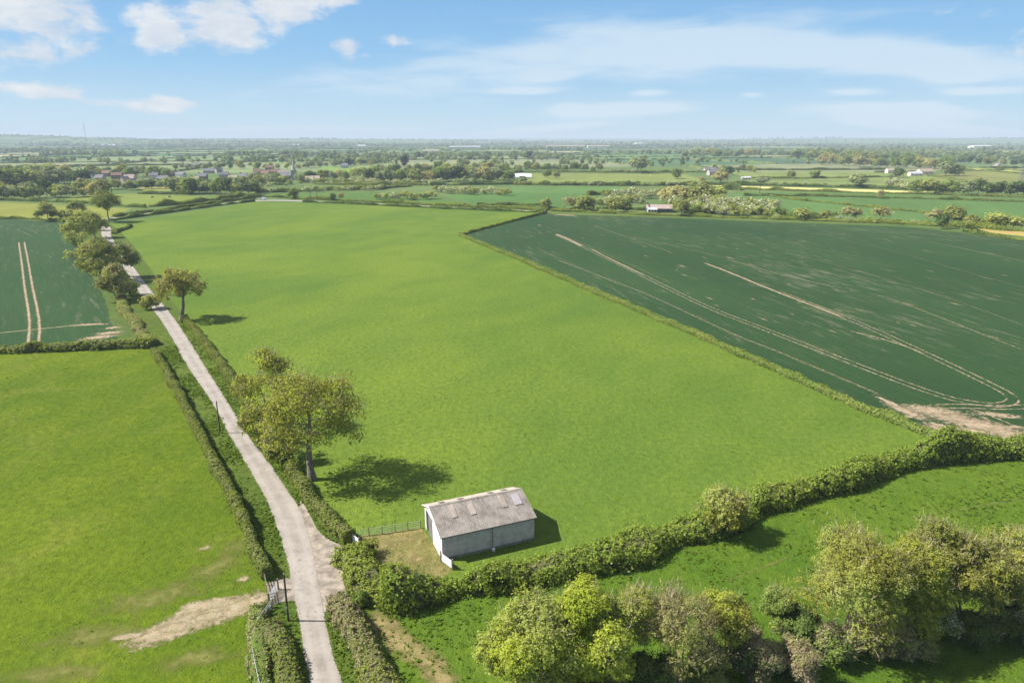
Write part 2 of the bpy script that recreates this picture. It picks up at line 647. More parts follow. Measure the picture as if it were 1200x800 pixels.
# the lane
LANE = [(402, 900, 386, 0)]
lane_edges = [((384, 900), (436, 900)), ((362, 800), (401, 800)), ((350, 730), (382.5, 730)), ((342, 690), (375, 690)), ((335, 650), (369, 650)), ((318, 600), (356, 600)), ((306, 575), (338, 575)), ((289, 545), (319, 545)), ((268, 510), (290, 510)), ((251, 475), (270, 475)), ((219, 430), (241, 430)), ((200, 394), (220, 395)), ((184, 369), (202, 369)), ((160, 340), (177, 340)), ((149, 320), (162, 320)), ((136, 300), (147, 300)), ((124, 284), (135, 284)), ((117.5, 275), (129.5, 275)), ((119, 268), (131.5, 269)), ((117, 262), (127, 263)), ((112, 258.5), (123, 257.5)), ((118, 256.6), (127, 258.2)), ((160, 251.2), (163, 252.8)), ((230, 242.0), (233, 243.2)), ((300, 233.6), (300, 235.0)), ((360, 235.0), (355, 236.3)), ((430, 237.9), (425, 239.2)), ((520, 242.4), (518, 243.8)), ((600, 245.7), (599, 247.0)), ((640, 247.4), (640, 248.6))]
Ls = smooth_line([G(*a) for a, b in lane_edges], 2)
Rs = smooth_line([G(*b) for a, b in lane_edges], 2)


def two_edge_sheet(name, A, B, z, m, jitter=.06):
    mb = MB()
    ac = []
    nu = 6
    def res(P, n):
        L = np.array([0] + [(b - a).length for a, b in zip(P[:-1], P[1:])]).cumsum()
        X = np.array([tuple(p) for p in P])
        return X, L
    n = len(A)
    for i in range(n):
        steps = 1 if i == n - 1 else max(1, int((A[i + 1] - A[i]).length / 1.2))
        steps = min(steps, 60)
        for k in range(steps):
            t = k / steps
            a = A[i].lerp(A[min(n - 1, i + 1)], t)
            b = B[i].lerp(B[min(n - 1, i + 1)], t)
            nn = (b - a).normalized()
            a = a + nn * random.gauss(0, jitter)
            b = b + nn * random.gauss(0, jitter)
            for q in range(nu + 1):
                p = a.lerp(b, q / nu)
                mb.v.append((p.x, p.y, z))
                ac.append(-1 + 2 * q / nu)
    rows = len(mb.v) // (nu + 1)
    for i in range(rows - 1):
        for q in range(nu):
            x = i * (nu + 1) + q
            mb.f.append((x, x + 1, x + nu + 2, x + nu + 1))
            mb.m.append(0)
    mb.attr['across'] = (ac, 'POINT')
    o = mb.build(name, m)
    o['kind'] = 'structure'
    return o


two_edge_sheet('lane', Ls, Rs, Z6, M['lane'])
# gravel lay-by beside the lane
bay = smooth_line(px_line([(352, 585), (362, 600), (372, 622), (385, 632), (402, 640), (416, 640), (414, 652), (401, 665), (402, 682), (409, 702), (400, 704), (390, 696), (384, 705), (381, 722), (372, 700), (360, 640), (350, 600)]), 2)
sheet('gravel_bay', bay, Z5, M['gravel'])
gp = px_line([(312, 684), (333, 676), (345, 680), (349, 704), (330, 704), (316, 712)])
sheet('gateway_gravel', smooth_line(gp, 1), Z5, M['gravel'])

# worn tracks and soil
mb = MB()
ribbon_mb(mb, smooth_line(densify(px_line([(352, 684), (326, 694), (300, 703), (262, 716), (230, 725), (200, 736), (170, 748), (145, 755), (105, 766)]), 2), 1), lambda t: 4.2 + 1.6 * math.sin(t * 3.1), .026, endfade=6)
ribbon_mb(mb, densify(px_line([(300, 700), (255, 706), (222, 712), (190, 735)]), 1.5), 3.0, .027, endfade=3)
for (x, y, rx, ry) in ((245, 722, 3.2, 1.5), (150, 745, 3.0, .9), (205, 735, 3.0, 1.6), (285, 678, 1.2, .8), (240, 642, 1.4, .8)):
    p = G(x, y)
    blob_mb(mb, p.x, p.y, rx, ry, .3, .028)
o = mb.build('dirt_track', M['dirt']); o['kind'] = 'structure'
mb = MB()
for (x, y, rx, ry, r) in ((250, 665, 10, 4, .8), (180, 700, 12, 5, .3), (110, 745, 12, 4, .2), (230, 770, 9, 3, .2), (60, 790, 10, 3, .1), (275, 640, 6, 3, 1.2), (500, 775, 5, 2.2, -.6)):
    p = G(x, y)
    blob_mb(mb, p.x, p.y, rx, ry, r, .020)
for pp in ([(820, 694), (868, 674), (905, 660), (960, 640)], [(1075, 607), (1130, 596), (1200, 583), (1290, 570)], [(840, 700), (880, 683), (918, 668)]):
    ribbon_mb(mb, densify(smooth_line(px_line(pp), 1), 2), .6, .021, endfade=6, jitter=.1, amp=.85)
o = mb.build('dry_turf', M['dry_turf']); o['kind'] = 'structure'
mb = MB()
ribbon_mb(mb, densify(px_line([(428, 706), (447, 728), (470, 755), (505, 775), (520, 800), (530, 830)]), 1.5), 4.6, .026, endfade=3)
blob_mb(mb, *G(455, 740)[:2], 2.6, 2.0, .3, .027)
for (x, y, rx, ry) in ((470, 632, 3.6, 1.7), (450, 640, 3.0, 1.6), (490, 655, 2.5, 1.8)):
    blob_mb(mb, *G(x, y)[:2], rx, ry, .2, .028)
o = mb.build('straw_litter', M['strawy']); o['kind'] = 'structure'


def pair(mb, pp, w, z, gauge=1.9, ef=4, step=3, amp=.80):
    c = smooth_line(px_line(pp), 2)
    fr = frames(c)
    for s in (-1, 1):
        ribbon_mb(mb, densify([p + n * (s * gauge / 2) for p, d, n in fr], step), w * 1.25, z, endfade=ef, jitter=.1, nu=4, amp=amp)


mb = MB()
loop = [(650, 274), (690, 292), (760, 326), (830, 361), (900, 387), (1000, 426), (1100, 464), (1145, 473), (1172, 475), (1189, 470), (1182, 461), (1150, 445), (1100, 421), (1000, 375), (900, 337), (850, 317), (795, 298)]
pair(mb, loop[:11], .75, .020)
pair(mb, loop[9:15], .75, .020)
pair(mb, [(1075, 478), (1120, 475), (1180, 478), (1290, 472)], .8, .021)
pair(mb, [(1115, 474), (1150, 485), (1200, 506), (1260, 530)], .8, .022)
pair(mb, [(1060, 505), (1110, 507), (1160, 503), (1220, 505)], .6, .023)
for pp, w in (([(820, 306), (850, 317), (900, 338), (960, 361), (1000, 376)], 2.6), ([(648, 273), (668, 281), (685, 290)], 4.5), ([(690, 290), (720, 306), (760, 325)], 1.6), ([(975, 383), (1040, 398), (1100, 420)], 1.3)):
    ribbon_mb(mb, densify(smooth_line(px_line(pp), 1), 2.5), w, .019, endfade=6, jitter=.2, amp=.88)
for (x, y, rx, ry, r) in ((1094, 482, 13, 7, -.4), (1130, 493, 13, 7, -.5), (1062, 482, 12, 3.4, -1.25), (1115, 503, 11, 5, -.3), (1155, 500, 13, 7, -.4), (1190, 509, 12, 5, -.2), (1045, 472, 9, 1.6, -1.25), (1170, 486, 9, 3, -.3), (1085, 482, 6, 1.5, -.4), (1145, 505, 7, 2.2, -.3), (1100, 498, 5, 2, -.6), (1065, 488, 4.5, 1.2, -.5), (1190, 500, 5, 1.5, 0), (658, 251.8, 14, 5, 0), (668, 252.5, 12, 5, 0), (1180, 512, 5, 1.5, 0)):
    blob_mb(mb, *G(x, y)[:2], rx, ry, r, .017)
# beyond the lane
pair(mb, [(25, 283), (29, 305), (33, 335), (39, 365), (41, 385), (38, 409)], 1.25, .020, gauge=2.2, amp=.9)
ribbon_mb(mb, densify(px_line([(-40, 395), (0, 390), (30, 387), (60, 384), (90, 381), (122, 379)]), 2), 1.0, .021, endfade=6, jitter=.2)
for (x, y, rx, ry, r) in ((116, 395, 10, 4.5, .5), (128, 390, 8, 4, .4), (105, 400, 9, 3, .2), (108, 380, 11, 2.2, .1), (132, 384, 5, 3, .5), (95, 381, 9, 1.6, .1)):
    blob_mb(mb, *G(x, y)[:2], rx, ry, r, .017)
o = mb.build('bare_soil', M['soil']); o['kind'] = 'structure'

mb = MB()
for pp, w in (([(640, 300), (700, 322), (760, 345), (830, 378), (870, 396), (900, 407), (960, 432), (1040, 466), (1075, 482)], 1.8),
              ([(798, 362), (845, 381)], 1.6), ([(865, 392), (890, 402)], 1.6),
              ([(690, 262), (740, 280), (800, 300)], 1.6), ([(840, 300), (880, 312), (930, 326), (1010, 342)], 2.4), ([(1000, 338), (1050, 352), (1100, 371), (1160, 395), (1230, 422)], 1.8),
              ([(700, 268), (790, 288), (860, 305)], 1.2), ([(1060, 280), (1110, 287), (1165, 299), (1230, 312)], 2.0), ([(905, 291), (1000, 316), (1100, 345), (1230, 392)], 1.0),
              ([(960, 275), (1040, 292), (1130, 318), (1230, 345)], .9), ([(620, 286), (660, 305), (740, 340)], .9), ([(640, 268), (700, 292), (800, 338)], .8),
              ([(0, 362), (15, 361), (30, 357), (38, 350)], .7), ([(0, 380), (20, 378), (35, 366)], .7), ([(22, 266), (34, 268), (42, 273), (47, 277)], 1.2), ([(12, 268), (26, 271), (38, 278)], 1.2)):
    ribbon_mb(mb, densify(smooth_line(px_line(pp), 1), 3), w, .0185, endfade=10, jitter=.2, amp=.85)
rs = random.Random(5)
for k in range(70):
    x, y = rs.uniform(640, 1190), rs.uniform(258, 400)
    if y > 260 + (x - 600) * .52 - 20 or y < 256 + (x - 640) * .03:
        continue
    blob_mb(mb, *G(x, y)[:2], rs.uniform(2, 7), rs.uniform(.6, 1.6), R(105.5), .0165)
for (x, y, rx, ry) in ((855, 302, 9, 2.5), (880, 310, 8, 2.0), (880, 330, 6, 1.6), (800, 312, 9, 3), (1085, 294, 8, 1.6), (1160, 297, 10, 1.6), (1180, 305, 7, 1.4), (632, 264, 7, 4), (757, 300, 6, 1.4), (980, 340, 5, 1.2)):
    blob_mb(mb, *G(x, y)[:2], rx, ry, R(105.5), .0168)
o = mb.build('thin_crop', M['soil_faint']); o['kind'] = 'structure'

# grass margins beside the hedge of the crop field
mb = MB()
bl = [(545, 275.2), (620, 305), (700, 340), (800, 382), (900, 426), (1010, 475), (1100, 512)]
ribbon_mb(mb, densify(px_line(bl), 4), 2.0, .0145, fade=False, endfade=0, jitter=.5)
ribbon_mb(mb, densify(px_line([(645, 250.2), (760, 254), (900, 259), (1060, 265.5), (1130, 272), (1290, 293)]), 8), 7, .0148, fade=False, endfade=0, jitter=.8)
ribbon_mb(mb, densify(px_line([(95, 280), (108, 305), (133, 350), (148, 385), (152, 402)]), 3), 5, .0152, fade=False, endfade=0, jitter=.4)
o = mb.build('field_margin', grass_mat('margin_grass', (.055, .092, .020), (.100, .128, .030), (.032, .056, .014), tuft=.5)); o['kind'] = 'structure'

# fields beyond
FIELDS = [
    ('pale_field', [(-150, 232), (0, 237), (155, 244.5), (125, 256), (75, 260), (0, 255), (-150, 250)], (0.157, 0.168, 0.032)),
    ('cow_field', [(70, 231), (150, 227), (240, 230.5), (240, 238), (175, 242), (100, 238)], (0.130, 0.163, 0.032)),
    ('green_field', [(300, 227), (450, 225), (500, 231), (560, 240), (640, 246), (420, 235.2), (330, 231)], (0.065, 0.117, 0.026)),
    ('spring_barley', [(520, 229), (640, 220), (700, 228), (655, 246), (560, 241)], (0.063, 0.122, 0.032)),
    ('sheep_field', [(625, 203.5), (800, 204), (835, 213), (600, 213.5)], (0.140, 0.168, 0.043)),
    ('narrow_field', [(600, 218), (745, 219), (690, 227), (600, 226)], (0.078, 0.138, 0.037)),
    ('stubble_strip', [(832, 217.3), (960, 220.5), (1108, 225.3), (1100, 227.8), (960, 224.6), (850, 220.2)], (0.497, 0.408, 0.158)),
    ('wheat_field', [(860, 225), (1000, 226), (1330, 238), (1330, 266), (1200, 263), (1060, 258), (900, 246), (850, 236)], (0.071, 0.128, 0.035)),
    ('hay_field', [(850, 201), (1060, 201.5), (1125, 209), (1060, 213), (880, 210)], (0.135, 0.168, 0.047)),
    ('grazing', [(860, 211), (1060, 213.5), (1100, 215), (1050, 218), (880, 215)], (0.130, 0.163, 0.050)),
    ('olive_field', [(1095, 205), (1130, 199.5), (1330, 207), (1330, 217), (1090, 212)], (0.140, 0.148, 0.043)),
    ('oilseed_field', [(1132, 196.6), (1330, 197.6), (1330, 206.5), (1128, 198.8)], (0.454, 0.388, 0.144)),
    ('tan_field', [(1146, 268.5), (1300, 266), (1300, 288), (1155, 272)], (0.292, 0.224, 0.072)),
    ('church_meadow', [(376, 195.5), (414, 195.5), (408, 204), (380, 203.6)], (0.124, 0.189, 0.040)),
    ('village_green', [(160, 219.5), (215, 219), (212, 223.5), (168, 223.5)], (0.178, 0.178, 0.050)),
]


def field_mat(name, c):
    return grass_mat(name, tuple(x * .85 for x in c), tuple(x * 1.15 for x in c), tuple(x * .7 for x in c), big=.02, mid=.07, tuft=.25, stretch=.3)


for n_, pp, c in FIELDS:
    zf_ = Z1 + .003 * (1 + [f[0] for f in FIELDS].index(n_))
    sheet(n_, px_line(pp), zf_, field_mat(n_ + '_grass', c))


# far patchwork of fields: recursive division of the plain
def far_fields():
    ang = R(14)
    ca, sa = math.cos(ang), math.sin(ang)
    r = random.Random(11)
    cells, edges = [], []

    def split(q, lvl):
        (a, b, c, d) = q
        w = ((b - a).length + (c - d).length) / 2
        h = ((d - a).length + (c - b).length) / 2
        lim = r.uniform(210, 400)
        cy = ((a + b + c + d) / 4)
        if cy.length > 4000:
            lim *= 1.3
        if max(w, h) < lim or lvl > 9:
            cells.append(q)
            return
        t1, t2 = r.uniform(.36, .64), 0
        t2 = min(.75, max(.25, t1 + r.uniform(-.08, .08)))
        if w > h * 0.8 and (w > h * 1.3 or r.random() < .5):
            m1, m2 = a.lerp(b, t1), d.lerp(c, t2)
            edges.append((m1, m2))
            split((a, m1, m2, d), lvl + 1)
            split((m1, b, c, m2), lvl + 1)
        else:
            m1, m2 = a.lerp(d, t1), b.lerp(c, t2)
            edges.append((m1, m2))
            split((a, b, m2, m1), lvl + 1)
            split((m1, m2, c, d), lvl + 1)

    def w(x, y):
        return Vector((ca * x - sa * y, sa * x + ca * y))
    split((w(-7000, -1500), w(8000, -1500), w(8000, 8000), w(-7000, 8000)), 0)
    pal = [(.075, .125, .045), (.105, .155, .055), (.13, .165, .07), (.060, .110, .048), (.10, .145, .06), (.15, .165, .085), (.085, .14, .05), (.05, .09, .045), (.12, .17, .06)]
    mb = MB()
    cols = []
    for q in cells:
        c = (q[0] + q[1] + q[2] + q[3]) / 4
        if c.y < 950 or abs(c.x) > c.y * .85 + 250 or terrain(c.x, c.y) > .6 or c.length > 5600:
            continue
        if min(p.y for p in q) < 800:
            continue
        mb.poly([(p.x, p.y, .003) for p in q])
        col = r.choice(pal)
        if r.random() < .05:
            col = (.36, .33, .17)
        cols.append(col)
    o = mb.build('farmland', M['ground'])
    o['kind'] = 'structure'
    me = o.data
    a = me.attributes.new('col', 'FLOAT_COLOR', 'FACE')
    a.data.foreach_set('color', np.array([(*c, 1) for c in cols], dtype=np.float32).ravel())
    m, t = mat('patchwork')
    p = t.pos()
    c = t.attr('col').outputs['Color']
    n = t.noise(t.mapping(p, (1, .3, 1), .4), .012, 4, .6)
    c2 = t.mix(t.ramp(n, .3, .7), t.mix(1.0, c, (.8, .82, .8), 'MULTIPLY'), t.mix(1.0, c, (1.15, 1.12, 1.1), 'MULTIPLY'))
    t.l.new(t.bsdf(c2, .95, None, .05), t.out)
    me.materials[0] = m
    return edges


EDGES = far_fields()


# ------------------------------------------------------------------ trees
def make_tree(seed, h, w, leafmat, leaf=.28, nleaf=9000, twig=None, ntwig=2500, base=.28, lobes=26, trunk_r=None, stems=1, shape=1.0, mats2=None, mix2=0.0, spread=.16, twigw=.035, twigl=1.0, bark='bark', droop=0.0, lean=(0, 0), shell=.55, clump=11):
    """mesh of limbs (trunk part) and mesh of foliage (crown part)"""
    r = np.random.default_rng(seed)
    pr = random.Random(seed)
    rad = w / 2
    zc = h * (base + (1 - base) * .5)
    rz = h * (1 - base) * .5
    tr = trunk_r or h * .022
    # lobe centres through the crown volume, biased to its outside
    d = r.normal(size=(lobes, 3))
    d /= np.linalg.norm(d, axis=1, keepdims=True)
    d[:, 2] = np.where(d[:, 2] < -.55, -d[:, 2], d[:, 2])
    q = shell + (1 - shell) * r.random((lobes, 1)) ** .7
    q *= r.uniform(.78, 1.06, (lobes, 1))
    C = d * q * np.array([rad, rad, rz]) * (1 - spread)
    if shape != 1.0:   # pear shape: narrower towards the top (<1) or the base (>1)
        k = (C[:, 2] / rz + 1) / 2
        f = 1 + (shape - 1) * (k - .5) * 2
        C[:, :2] *= f[:, None]
    C += np.array([lean[0], lean[1], zc])
    # limbs
    mb = MB()
    limb_pts = []
    for s in range(stems):
        a0 = pr.uniform(0, 6.28)
        b = Vector((math.cos(a0), math.sin(a0), 0)) * (0 if stems == 1 else w * .07)
        pts = [b * .12]
        dirn = Vector((lean[0] * .4 / h, lean[1] * .4 / h, 1)) + b * (1.1 / max(.5, w * .3) if stems > 1 else 0)
        top = h * pr.uniform(.62, .78)
        n = 7
        for k in range(1, n + 1):
            dirn = (dirn + Vector((pr.gauss(0, .10), pr.gauss(0, .10), .12))).normalized()
            pts.append(pts[-1] + dirn * (top / n))
        r0 = tr / (stems ** .5)
        for k in range(n):
            ra = r0 * (1.35 if k == 0 else 1) * (1 - .8 * k / n)
            rb = r0 * (1 - .8 * (k + 1) / n)
            mb.tube(pts[k], pts[k + 1], ra, rb, 7, cap=False)
            limb_pts += [(pts[k].lerp(pts[k + 1], t), ra + (rb - ra) * t) for t in (0, .5)]
    trunk_pts = [lp for lp in limb_pts if lp[0].z > h * base * .55]
    nmain = min(lobes, 9)
    order = list(range(lobes))
    pr.shuffle(order)
    net = list(trunk_pts)
    for idx, i in enumerate(order):
        c = Vector(C[i])
        pool = trunk_pts if idx < nmain else net
        best = min(pool, key=lambda lp: (lp[0] - c).length + max(0, lp[0].z - c.z + .15 * (lp[0] - c).length) * 1.6)
        p0, rb = best
        L = (c - p0).length
        rr = min(rb * .6, tr * (.5 if idx < nmain else .28))
        rr = max(rr, .025)
        mid = p0.lerp(c, .5) + Vector((pr.gauss(0, .08), pr.gauss(0, .08), .06)) * L
        prev, pr_r = p0, rr
        for k in range(1, 5):
            t = k / 4
            p = p0.lerp(mid, t).lerp(mid.lerp(c, t), t)
            nr = rr * (1 - .8 * t)
            mb.tube(prev, p, pr_r, max(nr, .012), 5, cap=False)
            net.append((p, nr))
            prev, pr_r = p, max(nr, .012)
    # foliage
    per = np.maximum(1, (nleaf * r.dirichlet(np.full(lobes, 5.0))).astype(int))
    sig = (rad * rad * rz) ** (1 / 3) * (spread + .12)
    LC, LN, LR = [], [], []
    ctr = np.array([lean[0], lean[1], zc - rz * .3])
    for i in range(lobes):
        sub = r.normal(size=(per[i], 3))
        sub /= (np.linalg.norm(sub, axis=1, keepdims=True) + 1e-9)
        sub *= sig * r.random((per[i], 1)) ** .45 * np.array([1.12, 1.12, .82]) * r.uniform(.75, 1.3)
        ns = max(3, per[i] // clump)
        sub = sub[r.integers(0, ns, per[i])] + r.normal(size=(per[i], 3)) * leaf * 1.15
        p = C[i] + sub
        if droop:
            p[:, 2] -= droop * np.linalg.norm(sub[:, :2], axis=1)
        LC.append(p)
        nn = sub / (sig + 1e-6) * .8 + (p - ctr) / np.linalg.norm(p - ctr, axis=1, keepdims=True) * .5 + np.array([0, 0, .35])
        LN.append(nn)
        LR.append(np.clip(r.normal(.5, .25, per[i]) + r.normal(0, .16), 0, 1))
    LC, LN, LR = np.vstack(LC), np.vstack(LN), np.concatenate(LR)
    ok = LC[:, 2] > .15
    LC, LN, LR = LC[ok], LN[ok], LR[ok]
    V = leaves(LC, leaf, LN, .8, 1.35, r)
    midx = np.zeros(len(LC))
    if mats2:
        # second leaf colour by lobe-sized patches
        ph = np.sin(LC[:, 0] * 1.1 + seed) + np.sin(LC[:, 1] * .9 + seed * 2) + np.sin(LC[:, 2] * 1.3)
        midx = ((ph * .25 + r.random(len(LC)) * .9) < (mix2 - .0)).astype(int) * 2
    rn2 = r.random(len(LC))
    if ntwig:
        k = r.integers(0, lobes, ntwig)
        P0 = C[k] + r.normal(size=(ntwig, 3)) * sig * .4
        out = (P0 - ctr) / np.linalg.norm(P0 - ctr, axis=1, keepdims=True)
        P1 = P0 + (out * .7 + r.normal(size=(ntwig, 3)) * .5 + np.array([0, 0, .35])) * twigl * .6 * r.uniform(.5, 1.3, (ntwig, 1))
        T = ribbons(P0, P1, twigw * r.uniform(.6, 1.5, (ntwig, 1)), r)
        V = np.vstack([V, T])
        midx = np.concatenate([midx, np.ones(ntwig)])
        LR = np.concatenate([LR, r.random(ntwig)])
        rn2 = np.concatenate([rn2, r.random(ntwig)])
    mats = [LEAF[leafmat], TWIG[twig or 'grey']] + ([LEAF[mats2]] if mats2 else [])
    crown = np_mesh('crown', V, 4, mats, midx, LR, rn2)
    return mb, crown


def plant_tree(px, py, top, wpx, label, name='tree', cat='tree', group=None, wscale=1.0, seed=None, crown_name='crown', **kw):
    b = G(px, py)
    h = height_for(b, top)
    w = wpx / 800 * depth(px, py) * wscale
    seed = seed if seed is not None else int(px * 7 + py * 13)
    bark = kw.get('bark', 'bark')
    tb, crown = make_tree(seed, h, w, **kw)
    root = empty(name, b)
    tag(root, label, cat, group)
    tb.build('trunk', M[bark], root, smooth=True)
    link(crown_name, crown, root)
    return root


# -- trees along the lane
plant_tree(366, 562, 426, 136, 'large olive ash tree shading the meadow, nearest the grey barn', leafmat='ash', leaf=.21, nleaf=15500, ntwig=5200, lobes=74, clump=5, lean=(.6, 0), base=.10, mats2='lime', mix2=.12, seed=31, twigw=.045, twigl=.8, shape=.92, trunk_r=.58, spread=.12)
plant_tree(320, 502, 408, 74, 'thin open tree leaning behind the large olive ash', leafmat='ash', leaf=.22, nleaf=6500, ntwig=1500, lobes=26, clump=6, base=.30, stems=2, seed=12, twigw=.05, mats2='lime', mix2=.1, lean=(-.5, 0))
plant_tree(302, 522, 478, 62, 'low straggly olive tree between the lane and the large ash', leafmat='ash', leaf=.22, nleaf=3600, ntwig=1600, lobes=18, base=.12, stems=3, seed=4, mats2='lime', mix2=.12)
plant_tree(335, 542, 500, 58, 'low bushy tree tucked under the large ash beside the lane', leafmat='ash', leaf=.22, nleaf=4200, ntwig=1400, lobes=18, base=.10, stems=3, seed=5, mats2='green', mix2=.25)
plant_tree(213, 375, 313, 62, 'round bronze tree with short forked trunk beside the lane, casting shade on the meadow', leafmat='brown', leaf=.34, nleaf=5400, ntwig=2200, lobes=40, base=.22, seed=9, mats2='ash', mix2=.5, twigw=.06, twigl=1.0, trunk_r=.62, spread=.12)
plant_tree(118, 331, 277, 56, 'broad shaggy tree overhanging the lane and the dark crop', leafmat='olive', leaf=.45, nleaf=4680, ntwig=2500, lobes=30, base=.02, stems=2, seed=15, mats2='pale', mix2=.3, twigw=.08, twigl=1.5)
plant_tree(146, 325, 284, 40, 'spreading tree whose crown covers the bend of the lane', leafmat='olive', leaf=.42, nleaf=4200, ntwig=2200, lobes=24, base=.08, seed=16, mats2='green', mix2=.3, twigw=.08, twigl=1.5)
plant_tree(138, 352, 309, 42, 'dense bronze round tree standing just before the shaggy lane trees', leafmat='brown', leaf=.38, nleaf=4680, ntwig=2500, lobes=30, base=.02, stems=2, seed=17, mats2='olive', mix2=.5, twigw=.07)
plant_tree(97, 286, 246, 42, 'pale yellow green tree at the far corner of the dark crop', leafmat='pale', leaf=.5, nleaf=5200, ntwig=1500, lobes=26, base=.0, seed=18, twigw=.1, mats2='olive', mix2=.2)
plant_tree(112, 279, 247, 26, 'upright pale tree touching the yellow green one by the lane bend', leafmat='olive', leaf=.5, nleaf=3200, ntwig=900, lobes=18, base=.04, seed=19, mats2='pale', mix2=.4, twigw=.1)
plant_tree(128, 260, 222, 34, 'tall tree with bare trunk where the hedged lane leaves the bend', leafmat='olive', leaf=.6, nleaf=4300, ntwig=1400, lobes=26, base=.16, seed=20, mats2='green', mix2=.3, twigw=.12)
plant_tree(57, 259, 236, 25, 'solitary rounded tree on the edge of the pale field', leafmat='olive', leaf=.6, nleaf=3000, ntwig=900, lobes=18, base=.0, seed=21, mats2='dark', mix2=.15, twigw=.12)
plant_tree(91, 254, 235, 22, 'small tree with a pointed top behind the pale yellow tree', leafmat='olive', leaf=.6, nleaf=2600, ntwig=700, lobes=16, base=.08, seed=22, mats2='green', mix2=.3, twigw=.12, shape=.7)
plant_tree(77, 258, 245, 16, 'light bush-like tree between the solitary tree and the lane', leafmat='pale', leaf=.6, nleaf=1500, ntwig=400, lobes=12, base=.02, seed=23, twigw=.12)
plant_tree(178, 362, 344, 22, 'low bush at the foot of the bronze round tree', leafmat='olive', leaf=.35, nleaf=2200, ntwig=700, lobes=14, base=.0, seed=24, name='bush', cat='bush', stems=3)

# -- bushy tree in the near hedge
plant_tree(846, 628, 570, 66, 'rounded yellow olive bush rising out of the thick hedge', leafmat='pale', leaf=.16, nleaf=16000, ntwig=900, lobes=34, base=.04, stems=4, seed=41, mats2='ash', mix2=.4, name='bush', cat='bush')

# -- brookside trees
FG = dict(name='tree', cat='tree')
plant_tree(622, 840, 698, 128, 'yellow half-leafed tree cut by the frame at the end of the brook trees', leafmat='pale', leaf=0.114, nleaf=58791, ntwig=1323, lobes=46, base=.1, stems=3, seed=51, mats2='lime', mix2=.4, twigw=.035, **FG)
plant_tree(682, 826, 688, 122, 'dense lime green tree, the brightest of the brook trees', leafmat='lime', leaf=0.141, nleaf=83001, ntwig=472, lobes=60, base=.08, stems=2, seed=52, mats2='pale', mix2=.25, spread=.12, **FG)
plant_tree(733, 800, 676, 78, 'slender see-through tree between the lime tree and the brown one', leafmat='olive', leaf=0.101, nleaf=17982, ntwig=1323, lobes=30, base=.15, stems=4, seed=53, mats2='lime', mix2=.2, twigw=.035, twigl=.85, twig='brown', bark='bark_pale', **FG)
plant_tree(792, 806, 690, 112, 'pinkish brown bare-twigged tree beside the slender see-through tree', leafmat='brown', leaf=0.087, nleaf=31124, ntwig=3213, lobes=50, base=.05, stems=5, seed=54, mats2='olive', mix2=.3, twigw=.035, twigl=.85, twig='brown', bark='bark_pale', **FG)
plant_tree(842, 786, 682, 62, 'olive topped tree on the far side of the pinkish brown one', leafmat='ash', leaf=0.114, nleaf=31124, ntwig=472, lobes=30, base=.08, stems=3, seed=55, mats2='lime', mix2=.2, **FG)
plant_tree(907, 742, 688, 46, 'pale flowering shrub alone at the gap between the brook trees', leafmat='pale', leaf=0.108, nleaf=24208, ntwig=283, lobes=22, base=.02, stems=4, seed=56, mats2='green', mix2=.25, name='shrub', cat='shrub')
plant_tree(938, 752, 712, 50, 'dark ivy bush beside the pale flowering shrub', leafmat='dark', leaf=0.121, nleaf=20749, ntwig=113, lobes=20, base=.0, stems=3, seed=57, mats2='green', mix2=.3, name='bush', cat='bush')
plant_tree(992, 756, 617, 138, 'broad bronze tree with many pale stems beside the paddock, widest of the brook trees', leafmat='ash', leaf=0.101, nleaf=69166, ntwig=3213, lobes=64, base=.10, stems=6, seed=58, mats2='pale', mix2=.35, twigw=.04, twigl=.85, twig='brown', bark='bark_pale', **FG)
plant_tree(1058, 750, 624, 88, 'yellow green tree squeezed beside the broad bronze tree', leafmat='ash', leaf=0.121, nleaf=48416, ntwig=756, lobes=40, base=.08, stems=3, seed=59, mats2='lime', mix2=.5, **FG)
plant_tree(1084, 742, 604, 84, 'tallest wispy tree with bare brown top among the brook trees', leafmat='olive', leaf=0.101, nleaf=34583, ntwig=2079, lobes=42, base=.14, stems=4, seed=60, mats2='ash', mix2=.4, twigw=.04, twigl=.85, twig='brown', **FG)
plant_tree(1128, 742, 612, 92, 'olive tree with hanging twigs next to the tallest wispy tree', leafmat='olive', leaf=0.108, nleaf=51875, ntwig=1323, lobes=44, base=.06, stems=3, seed=61, mats2='ash', mix2=.35, **FG)
plant_tree(1178, 736, 612, 92, 'bronze and olive tree over a white blossom bush by the frame edge', leafmat='ash', leaf=0.108, nleaf=55334, ntwig=1701, lobes=46, base=.08, stems=4, seed=62, mats2='pale', mix2=.4, twig='brown', **FG)
plant_tree(1238, 728, 592, 100, 'last olive tree of the brook row, cut by the frame', leafmat='ash', leaf=0.121, nleaf=48416, ntwig=945, lobes=40, base=.08, stems=3, seed=63, mats2='olive', mix2=.4, **FG)
plant_tree(1092, 752, 706, 46, 'small white blossoming bush under the tallest wispy tree', leafmat='white', leaf=0.114, nleaf=19019, ntwig=169, lobes=20, base=.0, stems=3, seed=64, mats2='dark', mix2=.35, name='bush', cat='bush')
plant_tree(1178, 742, 688, 52, 'white blossoming bush under the bronze and olive tree', leafmat='white', leaf=0.121, nleaf=22478, ntwig=169, lobes=22, base=.0, stems=3, seed=65, mats2='green', mix2=.4, name='bush', cat='bush')
